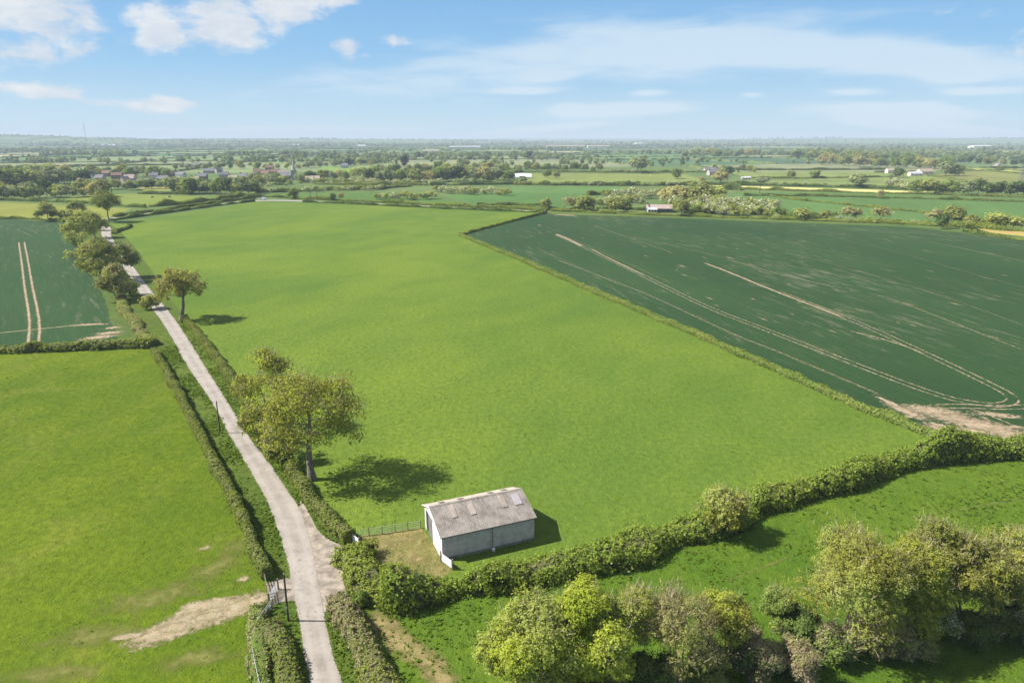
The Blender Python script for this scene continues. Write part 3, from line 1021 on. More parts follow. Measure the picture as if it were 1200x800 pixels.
for k, (x, y, tp, w, lm, m2, lb) in enumerate((
        (760, 822, 768, 80, 'green', 'dark', 'dark bramble thicket below the pinkish brown tree'),
        (828, 806, 756, 66, 'green', 'olive', 'dark bramble thicket below the olive topped tree'),
        (880, 800, 752, 66, 'bramble', 'dark', 'dead brown bramble heap next to the dark thicket'),
        (925, 790, 752, 70, 'bramble', 'olive', 'dead brown bramble spreading under the dark ivy bush'),
        (872, 766, 738, 56, 'bramble', 'bramble', 'brown bramble on the brook bank behind the dead heap'),
        (1030, 764, 722, 84, 'bramble', 'brown', 'tangle of dead pale branches below the broad bronze tree'),
        (700, 845, 790, 80, 'green', 'dark', 'leafy green undergrowth beneath the lime green tree'),
        (1140, 752, 718, 60, 'dark', 'green', 'dark undergrowth between the two white blossom bushes'))):
    plant_tree(x, y, tp, w, lb, leafmat=lm, leaf=0.114, nleaf=22478, ntwig=567, lobes=26, base=.0, stems=4, seed=80 + k, mats2=m2, mix2=.3, name='bramble_bush', cat='bush', twig='brown', twigl=.7, bark='bark_pale' if k == 5 else 'bark')
for k, (x, y, tp, w, lm, m2, lb) in enumerate((
        (112, 322, 300, 30, 'olive', 'pale', 'low bush under the broad shaggy tree, on the crop side'),
        (132, 338, 316, 28, 'green', 'olive', 'low bush between the shaggy tree and dense bronze tree'),
        (152, 346, 330, 22, 'olive', 'green', 'low bush against the dense bronze round tree'),
        (104, 304, 284, 28, 'pale', 'olive', 'pale bush between the shaggy tree and yellow green tree'),
        (92, 292, 268, 30, 'pale', 'green', 'pale bush at the foot of the yellow green tree'),
        (122, 270, 256, 18, 'green', 'olive', 'small bush beneath the tall tree at the bend'))):
    plant_tree(x, y, tp, w, lb, leafmat=lm, leaf=.36, nleaf=2400, ntwig=500, lobes=16, base=-.1, stems=3, seed=120 + k, mats2=m2, mix2=.35, name='bush', cat='bush', twigw=.06)
for k, (x, y, tp, w, lm, m2, lb) in enumerate((
        (975, 770, 732, 60, 'green', 'bramble', 'leafy undergrowth at the paddock end of the broad bronze tree'),
        (1060, 768, 728, 70, 'bramble', 'green', 'brown and green undergrowth below the yellow green tree'),
        (1200, 756, 712, 70, 'green', 'dark', 'green undergrowth by the frame edge below the last trees'))):
    plant_tree(x, y, tp, w, lb, leafmat=lm, leaf=.14, nleaf=9000, ntwig=1800, lobes=28, base=-.05, stems=4, seed=140 + k, mats2=m2, mix2=.35, name='bramble_bush', cat='bush', twig='brown', twigl=.8)
plant_tree(424, 709, 692, 17, 'small round clipped bush between the gravel bay and the thick hedge', leafmat='green', leaf=0.081, nleaf=7607, ntwig=0, lobes=16, base=.0, seed=90, name='bush', cat='bush', mats2='dark', mix2=.2)


# ------------------------------------------------------------------ hedges
def hedge(pts, h, w, label, leafmat='hedge', leaf=.2, dens=45, rough=.3, seed=0, group=None, name='hedge', step=None, twig=0, mats2=None, mix2=.0, flat=.75, gaps=0.0, core=True, tall=0.0, kind=None, cl=0.0, inner=False):
    r = np.random.default_rng(seed + 1000)
    step = step or max(.8, w * .45)
    P = densify(pts, step)
    fr = frames(P)
    n = len(P)
    s = np.arange(n)
    def sm(k, amp):
        x = r.normal(size=n + 2 * k)
        ker = np.hanning(2 * k + 1); ker /= ker.sum()
        y = np.convolve(x, ker, 'valid')
        return y[:n] / (y.std() + 1e-6) * amp
    hh = h * (1 + sm(3, rough * .35) + (sm(8, tall) if tall else 0))
    hh = np.maximum(hh, h * .45)
    ww = w * (1 + sm(3, rough * .28))
    off = sm(5, w * rough * .18)
    prof = [(-1, 0), (-1.06, .35), (-1.0, .68), (-flat, .93), (-flat * .35, 1.0), (flat * .35, 1.0), (flat, .93), (1.0, .68), (1.06, .35), (1, 0)]
    m = len(prof)
    org = P[0].copy()
    org.z = 0
    A = np.array([[tuple(p - org) for _ in prof] for p in P])
    Nn = np.array([tuple(f[2]) for f in fr])
    U = np.array([q[0] for q in prof]); Zz = np.array([q[1] for q in prof])
    K = A + Nn[:, None, :] * (U[None, :, None] * ww[:, None, None] / 2 + off[:, None, None])
    K[:, :, 2] = Zz[None, :] * hh[:, None]
    # core
    mb = MB()
    if core:
        sc = .86
        ctr = K.mean(axis=1, keepdims=True)
        Kc = ctr + (K - ctr) * sc + r.normal(size=K.shape) * .05 * w
        Kc[:, 0, 2] = Kc[:, -1, 2] = 0.0
        Kc[:, :, 2] = np.maximum(Kc[:, :, 2], 0)
        fs = []
        for i in range(n - 1):
            for k in range(m - 1):
                a = i * m + k
                fs.append((a, a + 1, a + m + 1, a + m))
        fs.append(tuple(range(m)))
        fs.append(tuple((n - 1) * m + k for k in range(m - 1, -1, -1)))
        mb.add([tuple(v) for v in Kc.reshape(-1, 3)], fs)
    # leaves over the surface
    length = sum((b - a).length for a, b in zip(P[:-1], P[1:]))
    per = (2 * h + w) * 1.05
    N = int(length * per * dens)
    i = r.integers(0, n - 1, N)
    t = r.random(N)
    plen = np.array([math.hypot((prof[k + 1][0] - prof[k][0]) * w / 2, (prof[k + 1][1] - prof[k][1]) * h) for k in range(m - 1)])
    k = r.choice(m - 1, N, p=plen / plen.sum())
    u = r.random(N)
    p = (K[i, k] * ((1 - t) * (1 - u))[:, None] + K[i + 1, k] * (t * (1 - u))[:, None] + K[i, k + 1] * ((1 - t) * u)[:, None] + K[i + 1, k + 1] * (t * u)[:, None])
    e1 = K[i + 1, k] - K[i, k]
    e2 = K[i, k + 1] - K[i, k]
    nr = np.cross(e2, e1)
    nr /= np.linalg.norm(nr, axis=1, keepdims=True) + 1e-9
    flip = (nr * (p - (A[i, 0] + np.array([0, 0, h * .4])))).sum(1) < 0
    nr[flip] *= -1
    # clumpy relief: sprays in little bunches
    ph = np.sin(p[:, 0] * 2.1 / max(.5, leaf * 4)) * np.sin(p[:, 1] * 2.3 / max(.5, leaf * 4) + 1.3) + np.sin(p[:, 2] * 3.1 + p[:, 0])
    bump = (ph * .25 + r.normal(size=N) * .5) * rough * w * .16
    p = p + nr * (bump - .02 * w)[:, None]
    if cl:
        N0 = N
        ncl = max(10, N // 13)
        pick = r.integers(0, ncl, N)
        lift = r.uniform(-.06, .26, ncl)
        p = p[pick] + r.normal(size=(N, 3)) * cl * .45 + nr[pick] * (lift[pick] * cl * 1.6)[:, None]
        nr = nr[pick]
    # the two ends
    ne = int(w * h * dens * 1.3)
    for end, sg in ((0, -1), (n - 1, 1)):
        a, b = r.uniform(-1, 1, ne), r.random(ne)
        q = A[end, 0] + Nn[end] * (a * ww[end] / 2)[:, None]
        q[:, 2] = b * hh[end]
        d = np.array(tuple(fr[end][1])) * sg
        q = q + d * (r.random(ne) * rough * w * .3)[:, None]
        p = np.vstack([p, q]); nr = np.vstack([nr, np.tile(d, (ne, 1))])
    p[:, 2] = np.maximum(p[:, 2], .03)
    V = leaves(p, leaf, nr * .9 + np.array([0, 0, .25]), .75, 1.35, r)
    F = len(p)
    midx = np.zeros(F)
    if mats2:
        ph = np.sin(p[:, 0] * .35 + seed) + np.sin(p[:, 1] * .31 + seed * 1.7)
        midx = ((ph * .22 + r.random(F) * .9) < mix2).astype(int)
    rnd = np.clip(r.normal(.5, .28, F), 0, 1)
    rnd2 = r.random(F)
    mats = [LEAF[leafmat], LEAF[mats2] if mats2 else LEAF[leafmat], TWIG['brown']]
    if twig:
        T = int(length * twig)
        ii = r.integers(0, n, T)
        uu = r.uniform(-.8, .8, T)
        P0 = A[ii, 0] + Nn[ii] * (uu * ww[ii] / 2)[:, None]
        P0[:, 2] = hh[ii] * r.uniform(.6, .98, T)
        P1 = P0 + np.stack([r.normal(0, .25, T), r.normal(0, .25, T), r.uniform(.2, .7, T)], 1) * h * .35
        V = np.vstack([V, ribbons(P0, P1, .03 + leaf * .06, r)])
        midx = np.concatenate([midx, np.full(T, 2)]); rnd = np.concatenate([rnd, r.random(T)]); rnd2 = np.concatenate([rnd2, r.random(T)])
    if inner:
        mats.append(M['hedge_inside'])
        mb.m = [3] * len(mb.f)
    me = np_mesh(name, V, 4, mats, midx, rnd, rnd2, extra=mb)
    o = link(name, me)
    o.location = org
    tag(o, label, 'hedge', group, kind)
    return o


near = lambda pp, it=1: smooth_line(px_line(pp), it)
hedge(near([(181, 414), (200, 446), (240, 524), (280, 604), (309, 670), (313, 678)]), 1.6, 1.35, 'long trimmed hedge on the pasture edge, across the lane from the barn', 'hedge_trim', .11, 190, .4, 1, cl=0.10, inner=True, twig=6, mats2='hedge', mix2=.35)
hedge(near([(-120, 417), (0, 413), (60, 411), (120, 408.5), (176, 407)]), 1.9, 2.4, 'hedge dividing the pasture from the dark crop beyond it', 'hedge', .26, 34, .4, 2, cl=0.3, inner=True, mats2='hedge_trim', mix2=.4)
hedge(near([(141, 350), (150, 370), (163, 388), (179, 405)]), 1.4, 2.6, 'scrubby untidy hedge between the dark crop and the lane', 'hedge_trim', .24, 30, .6, 3, twig=6, mats2='bramble', mix2=.4)
hedge(near([(217, 376), (240, 403), (270, 443), (300, 486), (345, 560), (385, 612), (409, 636)]), 1.6, 1.6, 'long trimmed hedge between lane and meadow, running past the large ash', 'hedge_trim', .12, 170, .45, 4, cl=0.11, inner=True, twig=7, mats2='hedge', mix2=.45)
hedge(near([(420, 654), (430, 672), (444, 692), (462, 700)]), 2.1, 4.6, 'broad bright hedge between the gravel bay and the barn yard', 'hedge', .17, 75, .5, 5, cl=0.35, inner=True, twig=4, mats2='pale', mix2=.08)
hedge(near([(455, 706), (500, 700), (560, 688), (640, 671), (720, 652), (800, 632), (870, 609), (950, 580), (1030, 554), (1080, 541), (1130, 535), (1200, 532), (1300, 535)]), 2.7, 3.2, 'thick dark hawthorn hedge sweeping from the barn yard round the meadow', 'hedge_dark', .19, 84, .8, 6, cl=0.42, inner=True, twig=6, tall=.12, mats2='hedge', mix2=.3)
hedge(near([(1106, 517), (1010, 479.5), (900, 430.5), (800, 386.5), (700, 344.5), (620, 309.5), (560, 285), (540, 276.5)]), 1.25, 1.7, 'low straight hedge dividing the bright meadow from the large dark crop', 'green', .24, 36, .5, 7, mats2='hedge_trim', mix2=.5)
hedge(near([(540, 276), (560, 270), (600, 259.5), (638, 250)]), 1.4, 2.0, 'short return of hedge at the far corner of the large dark crop', 'hedge', .4, 12, .4, 8)
hedge(near([(395, 712), (408, 735), (420, 765), (432, 800), (440, 830)]), 1.3, 2.7, 'brown bramble hedge along the lane opposite the timber gate', 'bramble', .12, 110, .6, 9, cl=0.2, inner=True, twig=12, mats2='hedge', mix2=.3)
hedge(near([(316, 738), (325, 760), (336, 790), (348, 830)]), 1.6, 2.3, 'short trimmed hedge by the lane just behind the wire fence', 'hedge', .10, 170, .4, 10, cl=0.10, inner=True, twig=5, mats2='hedge_trim', mix2=.4)
hedge(near([(311, 714), (305, 734), (303, 756), (312, 790), (322, 830)]), .8, 1.8, 'low nettle and bramble growth along the wire fence', 'green', .15, 70, .7, 11, mats2='bramble', mix2=.2)
hedge(near([(134, 274), (140, 270.5), (147, 268.8), (153, 265.5)]), 1.5, 2.2, 'short curved hedge where the lane bends at the meadow corner', 'hedge', .4, 14, .4, 12, mats2='dark', mix2=.3)
far_hedges = [
    ([(131, 259), (160, 254.3), (200, 249.0), (250, 241.8), (298, 236.2)], 1.6, 2.2, 'hedge on the meadow side of the hedged lane to the village'),
    ([(135, 254.5), (180, 248), (230, 241.2), (297, 232.2)], 1.8, 2.4, 'hedge on the village side of the hedged lane'),
    ([(176, 242.3), (205, 240.3), (240, 238), (292, 230.3)], 2.6, 3.5, 'tall hedge below the two dark cows'),
    ([(356, 237), (420, 239.6), (520, 244.6), (600, 248), (640, 249.4)], 1.5, 2.2, 'straight hedge closing the far side of the meadow'),
    ([(345, 233.2), (420, 236), (520, 241), (600, 244.8), (640, 246.8)], 1.7, 2.4, 'hedge beyond the lane, parallel to the one closing the meadow'),
    ([(0, 256), (40, 257.5), (75, 260.5)], 1.5, 2.0, 'hedge between the dark crop and the pale field'),
    ([(-120, 233), (0, 235), (60, 236.5), (110, 239), (170, 243.5)], 1.8, 2.6, 'hedge between the pale field and the village wood'),
    ([(165, 227), (190, 227.5), (225, 228)], 3.0, 5, 'clipped dark hedge round the village green'),
    ([(646, 247.6), (760, 252), (900, 257), (1060, 263), (1105, 265.5)], 1.6, 2.6, 'hedge along the far side of the large dark crop'),
    ([(700, 244.5), (760, 246.5), (900, 252.5), (980, 256)], 2.0, 3, 'hedge in front of the white blossom scrub'),
    ([(1110, 266), (1140, 267.3), (1200, 271), (1300, 276)], 2.4, 4, 'hedge under the row of trees beyond the dark crop'),
    ([(1130, 272), (1200, 282), (1300, 292)], 1.4, 2.2, 'low hedge between the dark crop and the tan field'),
    ([(872, 229.5), (940, 230), (1040, 232), (1200, 237), (1300, 240)], 1.6, 2.6, 'long hedge crossing the green wheat beyond the crop'),
    ([(896, 229), (935, 234.5), (985, 239.5), (1040, 245), (1085, 249.5)], 1.6, 2.4, 'slanting hedge with white blossom through the green wheat'),
    ([(832, 220.6), (900, 222.8), (1000, 226), (1100, 228.4), (1200, 231.5), (1300, 234)], 1.8, 2.6, 'hedge on the near side of the cream stubble strip'),
    ([(820, 216.4), (900, 217.6), (980, 219.2), (1060, 222)], 2.4, 3.5, 'hedge on the far side of the cream stubble strip'),
    ([(592, 202.8), (640, 201.4), (700, 202.3), (770, 202.2), (850, 201.6)], 2.4, 3.5, 'dark hedge behind the sheep field'),
    ([(596, 216.3), (650, 217.2), (730, 217.8), (815, 217.3)], 2.8, 4, 'bushy hedge on the near side of the sheep field'),
    ([(1088, 206.5), (1110, 208.5), (1135, 212.5)], 1.8, 3, 'short hedge by the cream farm buildings'),
    ([(1124, 198.6), (1160, 200.8), (1200, 204), (1300, 208)], 1.8, 3, 'hedge between the olive field and the cream field'),
    ([(880, 209), (930, 209.6), (990, 208.6), (1050, 207.2)], 2.2, 3.2, 'hedge across the pale hay fields before the big wood'),
    ([(855, 199.6), (930, 199.4), (1010, 199.2), (1050, 199)], 2.2, 3.5, 'hedge at the foot of the big wood'),
    ([(300, 226.4), (340, 224.8), (380, 223.4), (450, 222)], 3.2, 4, 'bushy hedge in front of the church'),
    ([(448, 221.8), (480, 218.6)], 3.8, 5, 'dense hedge under the cottages among trees'),
    ([(640, 247), (642, 241), (600, 240.5), (560, 240.2)], 1.5, 2.4, 'low hedge at the spring barley corner'),
    ([(610, 244), (650, 245.3), (700, 246.3)], 1.7, 2.4, 'hedge by the gateway at the far corner of the crop'),
    ([(560, 203.5), (600, 203.8)], 2.4, 3.5, 'hedge beside the white tent-like building'),
    ([(520, 197), (560, 197.6), (600, 198.8)], 2.4, 3.5, 'dark hedge with trees behind the spire wood'),
    ([(690, 229), (720, 227.3), (760, 226.2)], 3.0, 4.0, 'dark hedge behind the white blossom scrub'),
    ([(300, 231.3), (322, 231.2), (344, 232.8)], 1.5, 2.2, 'hedge behind the white van'),
    ([(836, 222.4), (866, 223.2)], 4.5, 6, 'thick blossoming hedge at the end of the stubble strip'),
    ([(612, 213), (616, 205)], 2.4, 3.5, 'short hedge down to the white tent-like building'),
    ([(370, 216.3), (430, 216.8), (500, 217.4)], 2.4, 3.5, 'hedge beneath the white hawthorns by the church'),
    ([(505, 217.6), (560, 216.9), (600, 216.2)], 2.4, 3.5, 'hedge continuing the white hawthorn line towards the sheep field'),
]
for k, (pp, h_, w_, lb) in enumerate(far_hedges):
    d = depth(*pp[len(pp) // 2])
    pt = px_line(pp)
    hedge(pt, h_, w_, lb, 'hedge' if k % 3 else 'green', max(.42, d * .0010), max(1.6, 11 * (450 / d) ** 1.3), 1.0, 100 + k, step=max(2, d * .005), mats2='dark' if k % 2 else 'hedge_trim', mix2=.3)

# ------------------------------------------------------------------ middle distance trees (shared meshes)
PROTO = {}


def proto(kind, var):
    key = (kind, var)
    if key in PROTO:
        return PROTO[key]
    r = hash((kind, var)) if False else (sum(map(ord, kind)) * 7 + var)
    kw = dict(leaf=.088, nleaf=1100, ntwig=60, lobes=18, base=.12, twigw=.012, twigl=.12, trunk_r=.02)
    if kind == 'cypress':
        kw.update(base=.03, shell=.3)
        tb, cr = make_tree(r, 1.0, .26, 'cypress', **kw)
    elif kind == 'sparse':
        kw.update(nleaf=300, ntwig=700, twig='brown', base=.2)
        tb, cr = make_tree(r, 1.0, .9, 'brown', **kw)
    elif kind == 'white':
        kw.update(base=-.05, nleaf=700, lobes=14)
        tb, cr = make_tree(r, 1.0, 1.5, 'white', **kw)
    elif kind == 'scrub':
        kw.update(base=-.05, nleaf=700, lobes=14)
        tb, cr = make_tree(r, 1.0, 1.4, ('pale', 'green', 'olive', 'pale')[var % 4], **kw)
    else:
        kw['base'] = (.0, .05, .10, .02)[var % 4]
        tb, cr = make_tree(r, 1.0, (.85, 1.0, .75, 1.1)[var % 4], kind, mats2=dict(olive='green', green='olive', dark='green', grey='white', pale='olive', brown='olive').get(kind), mix2=.3, **kw)
    # one mesh: limbs and foliage
    nv = len(cr.vertices)
    co = np.empty(nv * 3); cr.vertices.foreach_get('co', co)
    mi = np.empty(len(cr.polygons), dtype=np.int32); cr.polygons.foreach_get('material_index', mi)
    rn = np.empty(len(cr.polygons), dtype=np.float32); cr.attributes['rnd'].data.foreach_get('value', rn)
    rn2 = np.empty(len(cr.polygons), dtype=np.float32); cr.attributes['rnd2'].data.foreach_get('value', rn2)
    mats = [m for m in cr.materials]
    mats.append(M['bark'])
    tb.m = [len(mats) - 1] * len(tb.f)
    me = np_mesh('tree_' + kind, co.reshape(-1, 3), 4, mats, mi, rn, rn2, extra=tb)
    bpy.data.meshes.remove(cr)
    PROTO[key] = me
    return me


tr_ = random.Random(3)
COUNT = {'tree': 0, 'hawthorn_bush': 0}


def mid_tree(px, py, hpx, kind, label, group=None, wide=1.0, name=None):
    b = G(px, py)
    d = depth(px, py)
    h = hpx / 800 * d * 1.02
    name = name or ('hawthorn_bush' if kind in ('white', 'scrub') else 'tree')
    o = link(name, proto(kind, tr_.randrange(4)))
    o.location = b
    s = h
    wide *= 1.22
    o.scale = (s * wide * tr_.uniform(.9, 1.12), s * wide * tr_.uniform(.9, 1.12), s)
    o.rotation_euler = (0, 0, tr_.uniform(0, 6.28))
    tag(o, label, 'bush' if name != 'tree' else 'tree', group)
    COUNT[name] = COUNT.get(name, 0) + 1
    return o


def row(x0, y0, x1, y1, n, h0, h1, kinds, label, group, jy=1.2, wide=1.0):
    for k in range(n):
        t = (k + tr_.uniform(.15, .85)) / n
        mid_tree(x0 + (x1 - x0) * t, y0 + (y1 - y0) * t + tr_.uniform(-jy, jy), tr_.uniform(h0, h1), tr_.choice(kinds), label, group, wide)


mix = ['olive', 'green', 'green', 'grey', 'dark', 'pale', 'grey', 'green', 'brown']
row(-20, 234, 130, 230, 15, 13, 22, mix, 'full crowned tree at the near edge of the village wood', 'trees at the near edge of the village wood')
row(-20, 222, 100, 215, 13, 14, 22, mix, 'tree in the heart of the village wood beyond the pale field', 'trees in the village wood')
row(-10, 209, 62, 202, 7, 9, 13, mix, 'tree at the far edge of the village wood', 'trees at the far edge of the village wood')
row(90, 222, 205, 222, 15, 7, 12, mix, 'garden tree among the first village houses', 'garden trees among the first houses')
row(105, 206, 200, 209, 14, 8, 13, ['dark', 'green', 'olive', 'grey'], 'tree behind the village rooftops', 'trees behind the village rooftops')
row(200, 226, 300, 228, 16, 11, 19, mix, 'leafy tree between the cow field and the village', 'trees between cow field and village')
row(205, 219, 300, 218, 14, 7, 11, mix, 'tree standing between the village rooftops and the church', 'trees between rooftops and church')
row(200, 200, 300, 196, 12, 5, 9, mix, 'tree on the rise above the village', 'trees on the rise above the village')
row(298, 215, 336, 216, 8, 9, 14, ['pale', 'olive', 'green', 'grey'], 'tall tree crowding the church', 'trees crowding the church')
row(350, 213, 432, 209, 11, 9, 15, mix, 'tree on the far bank past the church spire', 'trees past the church spire')
row(300, 199, 440, 194, 18, 5, 9, mix, 'tree in the belt behind the church spire', 'trees in the belt behind the spire')
row(430, 214, 602, 212, 22, 11, 18, mix, 'tree in the wood around the cottages', 'trees in the wood round the cottages')
row(440, 204, 600, 201, 14, 8, 13, mix, 'tree at the back of the cottage wood', 'trees at the back of the cottage wood')
row(600, 201, 705, 201, 14, 6, 11, ['green', 'olive', 'grey', 'green'], 'tree in the belt behind the white tent-like building', 'trees behind the tent-like building')
row(930, 186, 1080, 191, 20, 7, 11, ['green', 'olive', 'green', 'dark'], 'tree high in the big wood on the plain', 'trees high in the big wood')
row(960, 193, 1110, 198, 18, 9, 13, ['green', 'olive', 'brown', 'green'], 'tree along the near face of the big wood', 'trees along the near face of the big wood')
row(800, 184.5, 886, 183.5, 13, 7, 10, ['brown', 'grey', 'green', 'green'], 'bronze tree in the square copse on the plain', 'trees of the square copse')
row(1070, 227, 1215, 229, 14, 13, 18, ['green', 'olive', 'green', 'dark', 'grey'], 'big tree in the belt beyond the green wheat', 'trees in the belt beyond the wheat')
row(1110, 192, 1200, 194, 9, 7, 9, ['green', 'dark', 'olive'], 'tree along the cream field on the plain', 'trees along the cream field')
row(835, 200, 890, 202, 7, 5, 8, mix, 'tree sheltering the stone farm', 'trees sheltering the stone farm')
single = [
    (343, 233, 11, 'dark', 'solitary dark tree by the lane behind the white van', 1),
    (390, 235, 9, 'green', 'small roadside tree, first along the hedge from the solitary dark one', .9),
    (400, 234.5, 8, 'sparse', 'thin sapling next to the small roadside tree', .9),
    (474, 197, 15, 'cypress', 'tall dark cypress standing above the cottage wood', 1),
    (408, 196, 10, 'cypress', 'smaller dark cypress above the church meadow', 1),
    (569, 200, 11, 'dark', 'dark evergreen behind the cottage wood', 1.3),
    (545, 198, 8, 'dark', 'small dark tree in the hedge behind the cottage wood', 1.1),
    (619, 187, 9, 'dark', 'dark round tree rising behind the tree belt on the plain', 1.3),
    (641, 209, 9.5, 'green', 'first of two hedgerow trees beside the tent-like building', 1),
    (652, 209.5, 8.5, 'olive', 'second of two hedgerow trees beside the tent-like building', 1.2),
    (747, 203, 18, 'grey', 'very large grey green tree at the back of the sheep field', 1.2),
    (792, 209.5, 12, 'green', 'lone tree in the sheep field', 1),
    (640, 245.5, 12, 'olive', 'sparse tree by the gateway at the far corner of the crop', .9),
    (669, 246, 15, 'sparse', 'bare reddish tree by the blossom scrub', 1),
    (685, 248, 17, 'olive', 'olive round tree along the far hedge of the crop', 1.25),
    (722, 249, 16, 'olive', 'rounded tree with dark base along the far hedge of the crop', 1.4),
    (734, 249, 12, 'dark', 'dark tree touching the rounded one by the pink-roofed bungalow', 1.3),
    (798, 253, 17, 'olive', 'olive tree standing forward of the scrub, in the hedge of the crop', 1.2),
    (792, 240, 21, 'brown', 'big bronze tree behind the pink-roofed bungalow', 1.25),
    (820, 237, 20, 'olive', 'big olive tree in the middle of the blossom scrub', 1.3),
    (842, 236, 16, 'pale', 'broad pale tree in the blossom scrub', 1.5),
    (911, 256, 13, 'green', 'dark green tree at the end of the blossom scrub', 1.2),
    (941, 258, 13, 'pale', 'pale tree after the end of the blossom scrub', 1.3),
    (967, 258, 11, 'olive', 'small olive tree along the crop hedge past the scrub', 1.2),
    (993, 258.5, 15, 'sparse', 'thin orange twigged tree along the crop hedge', 1.3),
    (1004, 258.5, 13, 'sparse', 'thin twiggy tree paired with the orange twigged one', 1.1),
    (1033, 259, 15, 'sparse', 'thin pale twigged tree standing alone in the crop hedge', 1.2),
    (1095, 264, 18, 'sparse', 'bare grey tree beside the dark ivied tree', 1.1),
    (1104, 268, 16, 'dark', 'dark ivied tree at the bend of the crop hedge', .8),
    (1116, 264, 21, 'olive', 'largest tree at the bend of the crop hedge', 1.2),
    (1140, 266, 13, 'olive', 'rounded olive tree after the largest one at the hedge bend', 1.5),
    (1166, 268, 18, 'pale', 'pale airy tree along the tan field', 1.1),
    (1187, 269, 15, 'pale', 'pale tree by the frame edge along the tan field', 1.3),
    (1003, 220, 15, 'grey', 'grey green tree behind the cream stubble strip', 1.4),
    (927, 208.5, 8, 'green', 'small round tree in the hay field hedge', 1.1),
    (955, 209, 10, 'green', 'bigger round tree in the hay field hedge', 1.3),
    (1031, 233, 9, 'sparse', 'bare brown tree in the hedge through the wheat', 1.1),
    (1108, 206, 15, 'grey', 'first of the huge grey crowns by the cream farm', 1.3),
    (1119, 206, 14, 'green', 'second of the huge crowns by the cream farm', 1.3),
    (1051, 208, 11, 'dark', 'dark tree beside the cream farm buildings', 1.2),
    (853, 205, 10, 'dark', 'dark tree behind the stone farm', 1),
    (845, 214, 13, 'brown', 'bronze tree near the stone farm', 1.3),
    (893, 216, 9, 'grey', 'grey bushy tree in the hay field', 1.7),
    (823, 215.5, 8, 'sparse', 'bare little tree in the hedge by the sheep field', 1.1),
]
for (x, y, hp, kd, lb, wd) in single:
    mid_tree(x, y, hp, kd, lb, None, wd)
row(905, 256.5, 1090, 263.5, 16, 4, 6.5, ['scrub', 'white', 'scrub'], 'hedgerow bush along the crop hedge between scrub and bend', 'hedgerow bushes along the crop hedge', .6)
row(690, 240, 750, 237, 14, 7, 10, ['white', 'scrub', 'white'], 'hawthorn at the gateway end of the blossom scrub', 'hawthorns at the gateway end of the scrub', 2.5)
row(710, 232, 830, 228, 20, 6.5, 10, ['white', 'white', 'scrub'], 'hawthorn at the back of the blossom scrub', 'hawthorns at the back of the scrub', 2.5)
row(800, 249.5, 905, 253, 26, 8, 12, ['white', 'scrub', 'scrub', 'white'], 'hawthorn along the crop side of the blossom scrub', 'hawthorns along the crop side of the scrub', 2)
row(780, 240, 910, 246, 26, 8, 12, ['white', 'white', 'scrub'], 'hawthorn in the middle of the blossom scrub', 'hawthorns in the middle of the scrub', 3)
row(600, 217, 815, 217.5, 24, 3.8, 6, ['white', 'scrub', 'scrub'], 'hedgerow bush on the near side of the sheep field', 'hedgerow bushes of the sheep field', .6)
row(700, 202.5, 850, 202, 12, 3, 5, ['white', 'scrub'], 'hedgerow bush behind the sheep field', 'hedgerow bushes behind the sheep field', .5)
row(366, 215, 520, 217, 22, 5, 7.5, ['white', 'white', 'scrub'], 'white hawthorn on the bank near the church', 'white hawthorns near the church', .7)
row(508, 226, 598, 228.5, 14, 6, 9, ['white', 'scrub', 'white'], 'hawthorn of the clump in the spring barley', 'hawthorns in the spring barley', 1)
row(437, 234.5, 512, 233, 11, 5, 10, ['scrub', 'scrub', 'white'], 'bush of the thicket before the hedged lane', 'bushes of the thicket by the lane', .8)
row(300, 226, 450, 223, 14, 4, 6.5, ['scrub', 'white', 'scrub'], 'bush in the hedge below the church', 'bushes in the hedge below the church', .5)
row(880, 216, 1000, 219, 10, 3, 5, ['scrub', 'white'], 'bush along the far side of the stubble strip', 'bushes by the stubble strip', .4)
row(1040, 218, 1075, 224, 6, 7, 10, ['scrub', 'white'], 'bush in the thicket at the end of the stubble strip', 'thicket bushes at the stubble end', 1.2)

for x0_, y0_, x1_, y1_, n_, lb_ in ((90, 217, 300, 217.5, 34, 'garden shrub among the village houses'), (-10, 226, 105, 226, 16, 'shrub under the trees of the village wood'), (300, 217.5, 440, 214, 18, 'shrub on the bank round the church'), (440, 213.5, 600, 213.5, 22, 'shrub under the trees of the cottage wood')):
    for k_ in range(n_):
        q_ = (k_ + tr_.random()) / n_
        mid_tree(x0_ + (x1_ - x0_) * q_, y0_ + (y1_ - y0_) * q_ + tr_.uniform(-2.2, 2.2), tr_.uniform(3.5, 7), tr_.choice(['scrub', 'scrub', 'white']), lb_, lb_.replace('shrub', 'shrubs'), .8, 'shrub')
